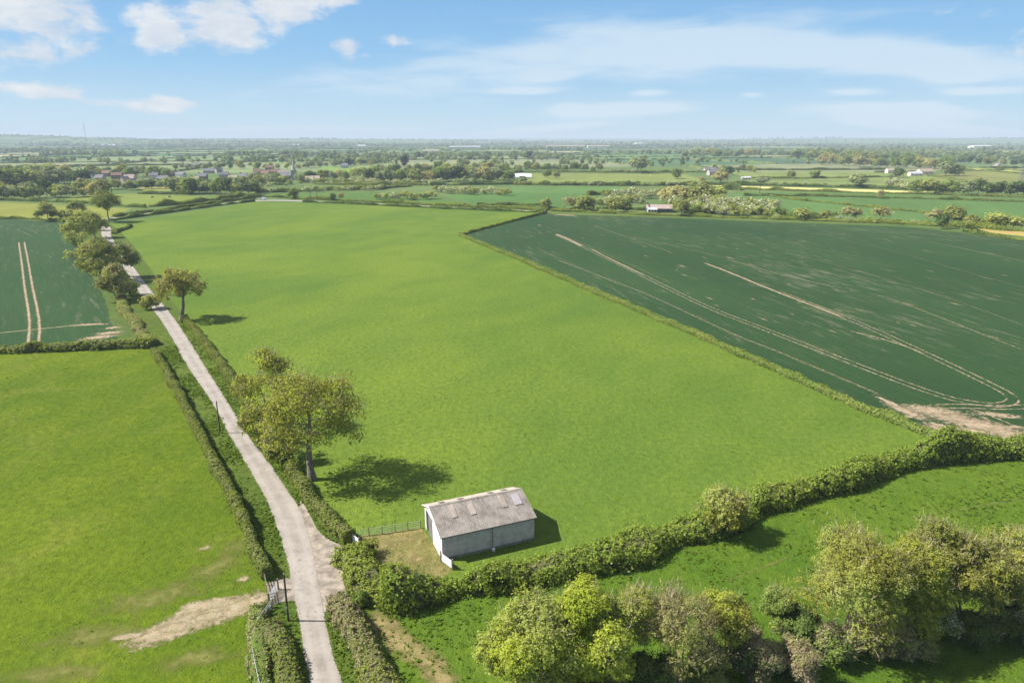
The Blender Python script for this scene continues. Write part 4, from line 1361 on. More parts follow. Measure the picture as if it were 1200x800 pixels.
# ------------------------------------------------------------------ far woods and hedgerows
def far_woods():
    r = np.random.default_rng(99)
    T = []
    for _ in range(8):
        n = 46
        d = r.normal(size=(n, 3)); d /= np.linalg.norm(d, axis=1, keepdims=True)
        c = d * r.random((n, 1)) ** .3 * np.array([.5, .5, .42]) + np.array([0, 0, .52])
        q = leaves(c, .30, d + np.array([0, 0, .3]), .6, 1.2, r)
        T.append(q.reshape(n, 4, 3))
    pos, hs = [], []
    for a, b in EDGES:
        L = (b - a).length
        m = (a + b) / 2
        if m.y < 800 or abs(m.x) > m.y * .85 + 500:
            continue
        dd = m.length
        gap = 26 if dd < 3000 else 40
        nn = int(L / gap)
        dens = r.uniform(.03, .50) if dd < 4500 else r.uniform(.05, .6)
        for k in range(nn):
            if r.random() > dens:
                continue
            p = a.lerp(b, (k + r.random()) / nn)
            if p.y < 1150 or p.length > 7500:
                continue
            pos.append((p.x + r.normal() * 3, p.y + r.normal() * 3)); hs.append(r.uniform(4, 10.5))
    # copses and long woods
    for _ in range(75):
        y = 1300 * (9.0 ** r.random())
        x = r.uniform(-.8, .8) * y
        n = int(r.uniform(8, 60))
        sx, sy = r.uniform(25, 170), r.uniform(20, 70)
        for k in range(n):
            pos.append((x + r.normal() * sx, y + r.normal() * sy)); hs.append(r.uniform(7, 13))
    # belts across the skyline
    for _ in range(85):
        y = r.uniform(4000, 12500)
        x = r.uniform(-.8, .8) * y
        n = int(r.uniform(15, 50))
        L = r.uniform(200, 900)
        t = r.uniform(-.3, .3)
        for k in range(n):
            q = r.uniform(-1, 1)
            pos.append((x + q * L, y + q * L * t + r.normal() * 15)); hs.append(r.uniform(10, 19))
    # named woods of the photograph
    for (px, py, n, sx, sy) in ((870, 181, 60, 110, 60), (1000, 180, 160, 260, 200), (1040, 184, 140, 200, 130), (1180, 184, 110, 260, 80), (1150, 176, 120, 500, 150), (640, 176, 60, 160, 60), (60, 177, 60, 250, 80), (110, 182, 40, 110, 40), (250, 172, 110, 600, 120), (560, 184, 60, 300, 60), (20, 169, 90, 400, 80), (420, 171, 120, 600, 150), (760, 172, 110, 500, 150), (430, 186, 60, 220, 60), (340, 182, 50, 200, 60)):
        p = G(px, py)
        for k in range(n):
            pos.append((p.x + r.uniform(-1, 1) * sx, p.y + r.normal() * sy)); hs.append(r.uniform(10, 17))
    pos = np.array(pos); hs = np.array(hs)
    ok = (pos[:, 1] > 1120)
    pos, hs = pos[ok], hs[ok]
    V, RN, MI = [], [], []
    for k, (x, y) in enumerate(pos):
        q = T[r.integers(0, 8)]
        n = 46 if y < 2500 else 26 if y < 5000 else 14
        q = q[r.permutation(46)[:n]]
        if n < 46:
            c = q.mean(axis=1, keepdims=True); q = c + (q - c) * (1.35 if n == 26 else 1.8)
        th = r.uniform(0, 6.28); c_, s_ = math.cos(th), math.sin(th)
        w = r.uniform(.75, 1.25)
        X = (q[..., 0] * c_ - q[..., 1] * s_) * w; Y = (q[..., 0] * s_ + q[..., 1] * c_) * w
        V.append(np.stack([X * hs[k] + x, Y * hs[k] + y, q[..., 2] * hs[k] + float(terrain(x, y))], -1).reshape(-1, 3))
        RN.append(np.clip(r.normal(r.uniform(.2, .8), .15, n), 0, 1))
        MI.append(np.full(n, r.choice(4, p=[.50, .26, .08, .16])))
    V = np.vstack(V)
    me = np_mesh('distant_woods', V, 4, [LEAF['far'], LEAF['grey'], LEAF['dark'], LEAF['green']], np.concatenate(MI), np.concatenate(RN), np.concatenate(RN))
    o = link('distant_woods', me)
    tag(o, 'far hedgerow trees and copses fading into the haze', 'woods', None, 'stuff')
    print('far trees', len(pos), 'faces', len(me.polygons))
    # hedgerows along the far field edges
    V, RN = [], []
    for a, b in EDGES:
        m = (a + b) / 2
        if m.y < 900 or abs(m.x) > m.y * .85 + 500 or m.length > 7000:
            continue
        L = (b - a).length
        nn = max(2, int(L / (4 + m.length * .004)))
        hgt = r.uniform(1.8, 3.6)
        d = (b - a) / L
        for k in range(nn):
            t0, t1 = k / nn, (k + 1) / nn
            p, q = a.lerp(b, t0), a.lerp(b, t1)
            if min(p.y, q.y) < 1020 or r.random() < .06:
                continue
            hk = hgt * r.uniform(.7, 1.4)
            w = 1.6 + r.random()
            z0, z1 = float(terrain(p.x, p.y)), float(terrain(q.x, q.y))
            nx, ny = -d.y * w, d.x * w
            A = [(p.x + nx, p.y + ny, z0), (q.x + nx, q.y + ny, z1), (q.x + nx * .5, q.y + ny * .5, z1 + hk), (p.x + nx * .5, p.y + ny * .5, z0 + hk)]
            B = [(p.x - nx, p.y - ny, z0), (q.x - nx, q.y - ny, z1), (q.x - nx * .5, q.y - ny * .5, z1 + hk), (p.x - nx * .5, p.y - ny * .5, z0 + hk)]
            V += [A[0], A[1], A[2], A[3], B[1], B[0], B[3], B[2], A[3], A[2], B[2], B[3]]
            RN += [r.random()] * 3
    RN = np.array(RN)
    me = np_mesh('distant_hedgerows', np.array(V), 4, [LEAF['far'], LEAF['green']], (r.random(len(RN)) < .4).astype(int), RN, RN)
    o = link('distant_hedgerows', me)
    tag(o, 'network of far hedgerows across the hazy plain', 'hedgerows', None, 'stuff')


far_woods()

# ------------------------------------------------------------------ grass tussocks
def tussocks():
    r = np.random.default_rng(21)
    P = []
    N = 420000
    y = 45 + 190 * r.random(N) ** .8
    x = r.uniform(-.85, .85, N) * (y + 10)
    # keep clear of lane, bay, yard, crops
    from mathutils.geometry import intersect_point_tri_2d  # noqa
    def inside(poly):
        c = np.zeros(len(x), bool)
        n = len(poly)
        j = n - 1
        for i in range(n):
            xi, yi, xj, yj = poly[i][0], poly[i][1], poly[j][0], poly[j][1]
            c ^= ((yi > y) != (yj > y)) & (x < (xj - xi) * (y - yi) / (yj - yi + 1e-12) + xi)
            j = i
        return c
    me_poly = bpy.data.objects['meadow'].data
    polys = {}
    for nme in ('meadow', 'paddock', 'pasture'):
        me = bpy.data.objects[nme].data
        polys[nme] = [v.co for v in me.vertices]
    lane_poly = [p for p in Ls] + [p for p in reversed(Rs)]
    bad = inside(lane_poly) | inside(bay) | inside(gp) | inside([G(*p) for p in ((414, 640), (416, 629), (494, 618), (523, 657), (626, 633), (600, 600), (530, 668), (500, 692), (455, 695), (430, 670))])
    keep_m = inside(polys['meadow']) & ~bad
    keep_d = inside(polys['paddock'])
    keep_p = inside(polys['pasture'])
    lv = inside([G(*p) for p in ((183, 414), (215, 378), (412, 636), (430, 830), (300, 830), (318, 715), (312, 680))]) & ~bad
    A, B = G(522, 656), G(626, 632)
    cl = np.sin(x * .55 + 1.3 * np.sin(y * .21)) + np.sin(y * .47 + 1.1 * np.sin(x * .33)) + np.sin(x * .13 - y * .17) + r.normal(size=N) * .9
    prob = np.where(keep_d, .20, np.where(lv, .80, np.where(keep_p, .09, np.where(keep_m, .10, 0)))) * (1 / (1 + np.exp(-(cl - .3) * 1.6))) * 1.5 * np.clip((235 - y) / 110, 0, 1)
    k = r.random(N) < prob
    x, y = x[k], y[k]
    lush = (keep_d | lv)[k]
    n = len(x)
    s = np.where(lush, r.uniform(.10, .26, n), r.uniform(.06, .13, n)) * (.7 + .5 * y / 150)
    V, RN = [], []
    for b in range(4):
        c = np.stack([x + r.normal(0, .5, n) * s, y + r.normal(0, .5, n) * s, s * r.uniform(.15, .75, n)], 1)
        nn = np.stack([r.normal(0, .45, n), r.normal(0, .45, n), np.ones(n)], 1)
        V.append(leaves(c, (s * .9)[:, None], nn, .25, 1.5, r)); RN.append(np.clip(r.normal(.5, .3, n) - lush * .12, 0, 1))
    RN = np.concatenate(RN)
    me = np_mesh('grass_tussocks', np.vstack(V), 4, [LEAF['tuft']], None, RN, RN)
    o = link('grass_tussocks', me)
    tag(o, 'tussocks of longer grass in the fields and on the verges', 'grass', None, 'stuff')
    print('tussocks', n)


tussocks()
exec_rest = True

# ------------------------------------------------------------------ barn
def roof_sheet_mat(name, a, b, ax, pitch=.15, lichen=(.30, .26, .22)):
    m, t = mat(name)
    tc = t.node('ShaderNodeTexCoord').outputs['Object']
    w = t.node('ShaderNodeTexWave', wave_type='BANDS', bands_direction='X', wave_profile='SIN')
    t.put(w.inputs['Vector'], tc)
    w.inputs['Scale'].default_value = 2.1
    n1 = t.noise(tc, .7, 4, .6)
    n2 = t.noise(t.mapping(tc, (3.0, .5, 1)), 1.6, 4, .65)
    n3 = t.noise(tc, 9, 3, .6)
    f = t.math('MULTIPLY_ADD', n1, .6, t.math('MULTIPLY_ADD', n2, .55, t.math('MULTIPLY', n3, .25)))
    col = t.mix(t.ramp(f, .50, .86), tuple(q * .8 for q in a), tuple(q * 1.08 for q in b))
    col = t.mix(t.math('MULTIPLY', t.ramp(n2, .60, .74), .4), col, (.15, .095, .06))
    col = t.mix(t.math('MULTIPLY', t.ramp(n3, .58, .72), .5), col, lichen)
    col = t.mix(t.math('MULTIPLY', t.math('SUBTRACT', 1.0, w.outputs['Fac']), .05), col, tuple(x * .5 for x in a))
    t.l.new(t.bsdf(col, .9, t.bump(w.outputs['Fac'], .03, .6), .15), t.out)
    return m


def block_mat(name, a, b, mortar, stain):
    m, t = mat(name)
    tc = t.node('ShaderNodeTexCoord').outputs['Object']
    sx = t.node('ShaderNodeSeparateXYZ'); t.put(sx.inputs[0], tc)
    cb = t.node('ShaderNodeCombineXYZ')
    t.l.new(t.math('ADD', sx.outputs[0], sx.outputs[1]), cb.inputs[0]); t.l.new(sx.outputs[2], cb.inputs[1])
    br = t.node('ShaderNodeTexBrick')
    t.put(br.inputs['Vector'], cb.outputs[0])
    br.inputs['Scale'].default_value = 1.0
    br.inputs['Brick Width'].default_value = .44
    br.inputs['Row Height'].default_value = .22
    br.inputs['Mortar Size'].default_value = .012
    t.put(br.inputs['Color1'], a); t.put(br.inputs['Color2'], b); t.put(br.inputs['Mortar'], mortar)
    n1 = t.noise(tc, 1.1, 5, .65)
    n2 = t.noise(tc, 7, 4, .65)
    col = t.mix(t.math('MULTIPLY', t.ramp(n1, .42, .66), .75), br.outputs['Color'], stain)
    col = t.mix(t.math('MULTIPLY', t.ramp(n2, .5, .75), .35), col, tuple(min(1, x * 1.35) for x in a))
    t.l.new(t.bsdf(col, .9, t.bump(t.math('MULTIPLY_ADD', br.outputs['Fac'], -.5, n2), .02), .1), t.out)
    return m


def barn():
    A, B, C = G(522, 656), G(626, 632), G(494, 619)
    ex = (B - A).normalized()
    ey = Vector((-ex.y, ex.x, 0))
    L = (B - A).length
    W = (C - A).dot(ey)
    A = A - ex * .36
    L += .36
    eh = height_for(A, 628.5)
    YR = W * .60
    rh = height_for(A + ey * YR, 593.6)
    eh2 = min(height_for(A + ey * W, 590.8), rh - .25)
    print('BARN', L, W, eh, eh2, rh)
    print('barn', L, W, eh, rh)
    root = empty('barn', A, math.atan2(ex.y, ex.x))
    tag(root, 'grey block barn with corrugated roof and white gable, alone at the meadow corner', 'barn')
    blk = block_mat('grey_blockwork', (.52, .475, .475), (.45, .415, .415), (.57, .52, .52), (.34, .315, .315))
    wht = plain('white_cladding', (.80, .80, .78), .6, .3, var=.05, scale=.8)
    t_ = .22
    # long walls
    m = MB(); m.box((0, 0, 0), (L, t_, eh)); m.build('front_wall', blk, root)
    m = MB(); m.box((0, W - t_, 0), (L, W, eh2 - .03)); m.build('rear_wall', blk, root)
    # gable wall with doorway: x from 0 to t_, door opening y 4.2..W-.5
    def gable(x0, x1, opening=None):
        m = MB()
        def top(y):
            return (eh + (rh - eh) * y / YR if y <= YR else eh2 + (rh - eh2) * (W - y) / (W - YR)) - .04
        cuts = [t_ + .002, YR, W - t_ - .002]
        if opening:
            y0, y1, zt = opening
            ys = sorted(set([cuts[0], YR, y0, y1, cuts[2]]))
        else:
            ys = cuts
        for a, b in zip(ys[:-1], ys[1:]):
            zb = 0
            if opening and a >= opening[0] - 1e-6 and b <= opening[1] + 1e-6:
                zb = opening[2]
            v = [(x, y, z) for x in (x0, x1) for y, z in ((a, zb), (b, zb), (b, top(b)), (a, top(a)))]
            m.add(v, [(0, 1, 2, 3), (7, 6, 5, 4), (0, 4, 5, 1), (1, 5, 6, 2), (2, 6, 7, 3), (3, 7, 4, 0)])
        return m
    dz = min(eh2 - .5, 2.9)
    gable(.0, t_, (W * .52, W * .93, dz + .25)).build('gable_wall', wht, root)
    gable(L - t_, L).build('rear_gable_wall', blk, root)
    # sliding door
    door = plain('weathered_door', (.135, .130, .135), .7, .2, var=.15, scale=1.5)
    m = MB()
    y0, y1 = W * .52 + .02, W * .93 - .9
    for k in range(5):
        a = y0 + (y1 - y0) * k / 5
        m.box((.05, a, .05), (.05 + .05 + .012 * (k % 2), a + (y1 - y0) / 5 - .006, dz + .2))
    dr = m.build('sliding_door', door, root)
    m = MB(); m.box((-.05, W * .45, dz + .26), (-.005, W * .95, dz + .36)); m.build('door_rail', plain('rail_steel', (.25, .25, .25)), dr)
    # roof slopes with thickness and overhang
    ov, oh = .22, .25
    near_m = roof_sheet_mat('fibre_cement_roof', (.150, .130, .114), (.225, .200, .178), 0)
    far_m = roof_sheet_mat('sunlit_fibre_cement_roof', (.28, .245, .20), (.35, .305, .255), 0, lichen=(.36, .31, .25))  # same roof sheeting, sunlight on the far slope painted in as paler colour
    sl = (rh - eh) / YR
    sl2 = (rh - eh2) / (W - YR)
    def slope(y_eave, y_ridge, z_eave, z_ridge, th=.06):
        m = MB()
        nx, ny = 90, 6
        rows = []
        for i in range(nx + 1):
            x = -oh + (L + 2 * oh) * i / nx
            bump_ = .008 * math.cos(math.pi * i)
            for j in range(ny + 1):
                t = j / ny
                rows.append((x, y_eave + (y_ridge - y_eave) * t, z_eave + (z_ridge - z_eave) * t + bump_ - (.045 if t < .51 else 0)))
        top = len(rows)
        bot = [(x, y, z - th) for x, y, z in rows]
        fs = []
        for i in range(nx):
            for j in range(ny):
                a = i * (ny + 1) + j
                fs.append((a, a + 1, a + ny + 2, a + ny + 1))
                fs.append((top + a, top + a + ny + 1, top + a + ny + 2, top + a + 1))
        for i in range(nx):
            a = i * (ny + 1)
            fs.append((a, a + ny + 1, top + a + ny + 1, top + a))
            b = a + ny
            fs.append((b, top + b, top + b + ny + 1, b + ny + 1))
        for j in range(ny):
            fs.append((j, top + j, top + j + 1, j + 1))
            a = nx * (ny + 1) + j
            fs.append((a, a + 1, top + a + 1, top + a))
        m.add(rows + bot, fs)
        return m
    zr = rh + .06
    r1 = slope(-ov, YR - .005, eh - ov * sl + .06, zr)
    rn = r1.build('roof_slope', near_m, root)
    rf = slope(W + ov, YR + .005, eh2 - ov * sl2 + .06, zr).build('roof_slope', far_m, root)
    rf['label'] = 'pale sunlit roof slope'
    m = MB()
    for k in range(12):
        a, b = -oh + (L + 2 * oh) * k / 12, -oh + (L + 2 * oh) * (k + 1) / 12 - .02
        v = []
        for x in (a, b):
            v += [(x, YR - .2, zr - .2 * sl + .035), (x, YR, zr + .05), (x, YR + .2, zr - .2 * sl2 + .035)]
        m.add(v, [(0, 1, 4, 3), (1, 2, 5, 4)])
    m.build('ridge_cap', near_m, root)
    # roof lights: translucent sheets
    def light(x, w, t0, t1, near_side, mm, name='rooflight'):
        m = MB()
        ye, yr = (-ov, YR) if near_side else (W + ov, YR)
        ze = (eh - ov * sl if near_side else eh2 - ov * sl2) + .06
        v = []
        for xx in (x, x + w):
            for t in (t0, t1):
                v.append((xx, ye + (yr - ye) * t, ze + (zr - ze) * t + .035))
        v2 = [(a, b, c + .012) for a, b, c in v]
        m.add(v + v2, [(0, 1, 3, 2), (4, 6, 7, 5), (0, 4, 5, 1), (2, 3, 7, 6), (0, 2, 6, 4), (1, 5, 7, 3)])
        o = m.build(name, mm, rn if near_side else rf)
        return o
    glaze = plain('grimy_skylight', (.10, .085, .07), .4, .4, var=.2)
    pinkish = roof_sheet_mat('patched_sheet', (.20, .165, .140), (.285, .240, .208), 0)
    palep = plain('new_pale_sheet', (.27, .245, .26), .5, .3, var=.06)
    for x in (.12, .33, .67, .83):
        light(x * L, L * .06, .40, .74, False, glaze)
    light(.17 * L, L * .06, .50, .93, True, pinkish)
    light(.37 * L, L * .06, .48, .92, True, pinkish)
    light(.72 * L, L * .06, .50, .90, True, pinkish)
    o = light(.86 * L, L * .085, .50, .86, True, palep)
    o['label'] = 'bright pale replacement roof sheet'
    # pier with downpipe, gutter, plinth, bargeboard
    m = MB(); m.box((L * .515, -.10, 0), (L * .545, -.002, eh - .12)); m.build('pier', blk, root)
    m = MB(); m.box((.02, -.055, 0), (L * .513, -.003, .32)); m.box((L * .547, -.055, 0), (L - .02, -.003, .32)); m.build('plinth', block_mat('damp_blockwork', (.24, .245, .23), (.21, .215, .205), (.2, .2, .19), (.10, .11, .09)), root)
    m = MB(); m.tube((-.2, -ov - .05, eh - ov * sl - .02), (L + .2, -ov - .05, eh - ov * sl - .02), .06, .06, 8); gt = m.build('gutter', plain('dark_gutter', (.06, .055, .05)), root)
    m = MB(); m.tube((L * .53, -.15, eh - .25), (L * .53, -.15, .1), .045, .045, 8); m.build('downpipe', plain('pipe_grey', (.16, .16, .16)), gt)
    m = MB()
    for s in (0, 1):
        m.bar((-oh - .01, -ov if s == 0 else W + ov, eh - ov * sl if s == 0 else eh2 - ov * sl2), (-oh - .01, YR, rh + .02), .03, .12)
    m.build('bargeboard', wht, root)
    m = MB(); m.box((.05, W * .93 + .01, 0), (t_ + .02, W - .02, dz)); m.build('door_post', plain('brick_red', (.28, .16, .12), var=.2), root)
    m = MB(); m.box((.3, .3, .01), (L - .3, W - .3, .03)); m.build('barn_base', plain('earth_base', (.12, .10, .08)), root)
    return A, ex, ey, L, W, eh


A_, EX, EY, BL, BW, BE = barn()


# ------------------------------------------------------------------ gates, fences, poles, small things
WOOD = plain('weathered_timber', (.17, .145, .115), .9, .1, var=.25, scale=5)
WOOD_D = plain('creosoted_pole', (.075, .06, .048), .9, .1, var=.2, scale=3)
GALV = plain('galvanised_steel', (.48, .49, .50), .45, .5, metal=.3, var=.08, scale=4)
GREENW = plain('fence_netting', (.34, .38, .31), .7, .3, var=.1)


def gate(p0, p1, label, m, h=1.15, posts=True, name='field_gate', bars=6, t=.045):
    root = empty(name, p0)
    tag(root, label, 'gate')
    d = (p1 - p0)
    L = d.length
    d.normalize()
    def P(s, z):
        return d * s + Vector((0, 0, z))
    fr = MB()
    for s in (.1, L - .1):
        fr.bar(P(s, .16), P(s, h), t, t)
    fr.build('frame', m, root)
    for k in range(bars):
        z = .2 + (h - .24) * (k / (bars - 1)) ** 1.15
        b = MB(); b.bar(P(.125, z), P(L - .125, z), t * .8, t * .9); b.build('bar', m, root)
    b = MB(); b.bar(P(.15, .22), P(L * .55, h - .04), t * .6, t * .7); b.build('brace', m, root)
    if posts:
        for s in (-.08, L + .08):
            b = MB(); b.tube(P(s, 0), P(s, h + .25), .10, .09, 8); b.build('post', WOOD, root)
    return root


def up(px, py):
    return G(px, py)


gate(up(316, 707), up(326, 691), 'grey metal field gate in the pasture entrance by the leaning pole', GALV)
gate(up(412, 634), up(421, 641), 'white galvanised gate half hidden by the hedge at the yard entrance', plain('white_gate', (.66, .67, .68), .5, .3), bars=7, t=.07)
gate(A_ + Vector((-.12, -.15, 0)), G(530, 667), 'galvanised gate closing the gap between the barn corner and thick hedge', plain('pale_gate', (.60, .61, .62), .5, .4), bars=8, t=.07)


def fence(pts, label, h=1.1, gap=2.2, post=WOOD, net=True, rails=None, name='fence', lean=.03, netm=GREENW):
    root = empty(name, pts[0])
    tag(root, label, 'fence')
    o = pts[0]
    tot = sum((b - a).length for a, b in zip(pts[:-1], pts[1:]))
    n = max(2, int(tot / gap))
    L = [0]
    for a, b in zip(pts[:-1], pts[1:]):
        L.append(L[-1] + (b - a).length)
    def at(s):
        for i in range(len(pts) - 1):
            if s <= L[i + 1] + 1e-6:
                return pts[i].lerp(pts[i + 1], (s - L[i]) / (L[i + 1] - L[i])) - o
        return pts[-1] - o
    P = [at(tot * k / n) for k in range(n + 1)]
    for p in P:
        b = MB()
        b.tube(p, p + Vector((random.gauss(0, lean), random.gauss(0, lean), h * random.uniform(.97, 1.08))), .055, .05, 6)
        b.build('post', post, root)
    if net:
        b = MB()
        for a, c in zip(P[:-1], P[1:]):
            for z in (.12, .3, .5, .72, .95):
                b.tube(a + Vector((0, 0, z * h)), c + Vector((0, 0, z * h)), .018, .018, 4, cap=False)
            k = max(2, int((c - a).length / .3))
            for j in range(1, k):
                q = a.lerp(c, j / k)
                b.tube(q + Vector((0, 0, .12 * h)), q + Vector((0, 0, .95 * h)), .014, .014, 4, cap=False)
        b.build('wire_mesh', netm, root)
    for z in rails or ():
        b = MB()
        for a, c in zip(P[:-1], P[1:]):
            b.bar(a + Vector((0, 0, z * h)), c + Vector((0, 0, z * h)), .04, .10)
        b.build('rail', post, root)
    return root


fence([G(417, 629), G(450, 625), G(493, 618.5)], 'stock fence with netting from the yard hedge to the barn door', gap=1.5, name='stock_fence')
fence([G(319, 712), G(306, 730), G(294, 750), G(297, 772), G(304, 805), G(310, 830)], 'wire fence with pale posts round the pasture corner below the timber gate', gap=2.6, post=plain('pale_post', (.42, .42, .38)), name='wire_fence', netm=GALV)
fence([G(309, 676), G(313, 690), G(316, 706)], 'short weathered timber rail fence joining the trimmed hedge to the metal gate', gap=1.6, rails=(.35, .65, .95), net=False, name='rail_fence')
fence([G(418, 699), G(436, 714), G(447, 709)], 'low broken rail between the bramble hedge and the thick hedge', h=.7, gap=2.0, rails=(.85,), net=False, name='rail_fence')


def pole(px, py, top, label, r=.11):
    b = G(px, py)
    h = height_for(b, top)
    root = empty('pole', b)
    tag(root, label, 'pole')
    m = MB(); m.tube((0, 0, 0), (.05, 0, h), r * 1.15, r * .8, 10); m.build('shaft', WOOD_D, root)
    m = MB(); m.tube((.05, 0, h + .002), (.05, 0, h + .09), r * .86, r * .3, 10); m.build('cap', plain('pole_cap', (.2, .2, .2)), root)
    m = MB(); m.box((-.06, -r * 1.15 - .02, 1.5), (.08, -r * 1.05, 1.75)); m.build('plate', plain('pole_plate', (.35, .34, .3)), root)
    print('pole', h)


pole(258, 507, 470, 'dark wooden pole on the lane verge, below the trimmed pasture hedge')
pole(338, 727, 672, 'dark wooden pole by the pasture gate, its thin shadow crossing the lane')

# bucket by the barn wall
b = G(578.5, 645.5)
root = empty('bucket', b); tag(root, 'small white bucket standing against the long barn wall', 'bucket')
m = MB(); m.tube((0, 0, 0), (0, 0, .36), .15, .19, 12); m.build('pail', plain('white_plastic', (.75, .75, .73), .4, .4, var=.03), root)
m = MB()
for k in range(8):
    a0, a1 = math.pi * k / 8, math.pi * (k + 1) / 8
    m.tube((math.cos(a0) * .19, 0, .36 + math.sin(a0) * .14), (math.cos(a1) * .19, 0, .36 + math.sin(a1) * .14), .012, .012, 5)
m.build('handle', GALV, root)


# ------------------------------------------------------------------ houses
RC = dict(red=plain('red_tile', (.165, .108, .085), .9, .1, var=.2, scale=1), slate=plain('slate', (.13, .13, .145), .8, .2, var=.2, scale=1), pink=plain('pinkish_tile', (.30, .235, .21), .9, .1, var=.12, scale=1), tan=plain('tan_tile', (.27, .225, .175), .9, .1, var=.15, scale=1), grey=plain('grey_sheet', (.33, .34, .36), .7, .3, var=.1, scale=.5), white=plain('white_sheet', (.40, .41, .42), .6, .3, var=.05, scale=.5), dark=plain('dark_sheet', (.10, .115, .15), .7, .3, var=.1, scale=.5))
WC = dict(white=plain('white_render', (.46, .45, .42), .9, .1, var=.06, scale=.7), brick=plain('brick_wall', (.215, .150, .118), .9, .1, var=.18, scale=1.5), stone=plain('stone_wall', (.36, .33, .28), .9, .1, var=.18, scale=1.5), cream=plain('cream_render', (.58, .52, .42), .9, .1, var=.08, scale=.7), dark=plain('dark_boarding', (.10, .10, .11), .9, .1, var=.1, scale=1), pinkw=plain('pale_pink_render', (.40, .32, .285), .9, .1, var=.08, scale=.7))
WIN = plain('window_glass', (.03, .035, .045), .15, .5, var=.05)
DOORM = plain('painted_door', (.12, .07, .05), .6, .3)


def house(px, py, L, W, eh, rise, rot, wc, rc, label, name='house', cat='house', chim=1, win=3, shed=False, group=None, kind_door=True):
    b = G(px, py)
    root = empty(name, b, R(rot))
    tag(root, label, cat, group)
    m = MB()
    v = [(-L / 2, -W / 2, 0), (L / 2, -W / 2, 0), (L / 2, W / 2, 0), (-L / 2, W / 2, 0)]
    vt = [(x, y, eh) for x, y, z in v]
    g0, g1 = (-L / 2, 0, eh + rise - .05), (L / 2, 0, eh + rise - .05)
    m.add(v + vt + [g0, g1], [(0, 1, 5, 4), (2, 3, 7, 6), (1, 2, 6, 9, 5), (3, 0, 4, 8, 7)])
    m.build('wall', WC[wc], root)
    m = MB()
    o, e = .35, .3
    sl = rise / (W / 2)
    for s in (-1, 1):
        lo = [(-L / 2 - e, s * (W / 2 + o), eh - o * sl + .02), (L / 2 + e, s * (W / 2 + o), eh - o * sl + .02), (L / 2 + e, s * .001, eh + rise + .02), (-L / 2 - e, s * .001, eh + rise + .02)]
        hi = [(x, y, z + .16) for x, y, z in lo]
        m.add(lo + hi, [(0, 1, 2, 3), (4, 5, 6, 7), (0, 1, 5, 4), (1, 2, 6, 5), (3, 0, 4, 7)])
    rf = m.build('roof', RC[rc], root)
    for k in range(chim):
        x = (-L / 2 + .9) if k == 0 else (L / 2 - .9)
        c = MB(); c.box((x - .45, -.4, eh + rise - .8), (x + .45, .4, eh + rise + 1.3)); c.box((x - .52, -.47, eh + rise + 1.3), (x + .52, .47, eh + rise + 1.45))
        c.build('chimney', WC['brick'], rf)
    floors = (1.0, 3.6) if eh > 4.5 else (1.0,)
    for z in floors:
        for k in range(win):
            x = -L / 2 + L * (k + .5) / win
            if z == 1.0 and k == win // 2 and kind_door:
                w = MB(); w.box((x - .5, -W / 2 - .06, 0), (x + .5, -W / 2 - .003, 2.1)); w.build('door', DOORM, root)
                continue
            w = MB(); w.box((x - .6, -W / 2 - .05, z), (x + .6, -W / 2 - .003, z + 1.2)); w.build('window', WIN, root)
    return root


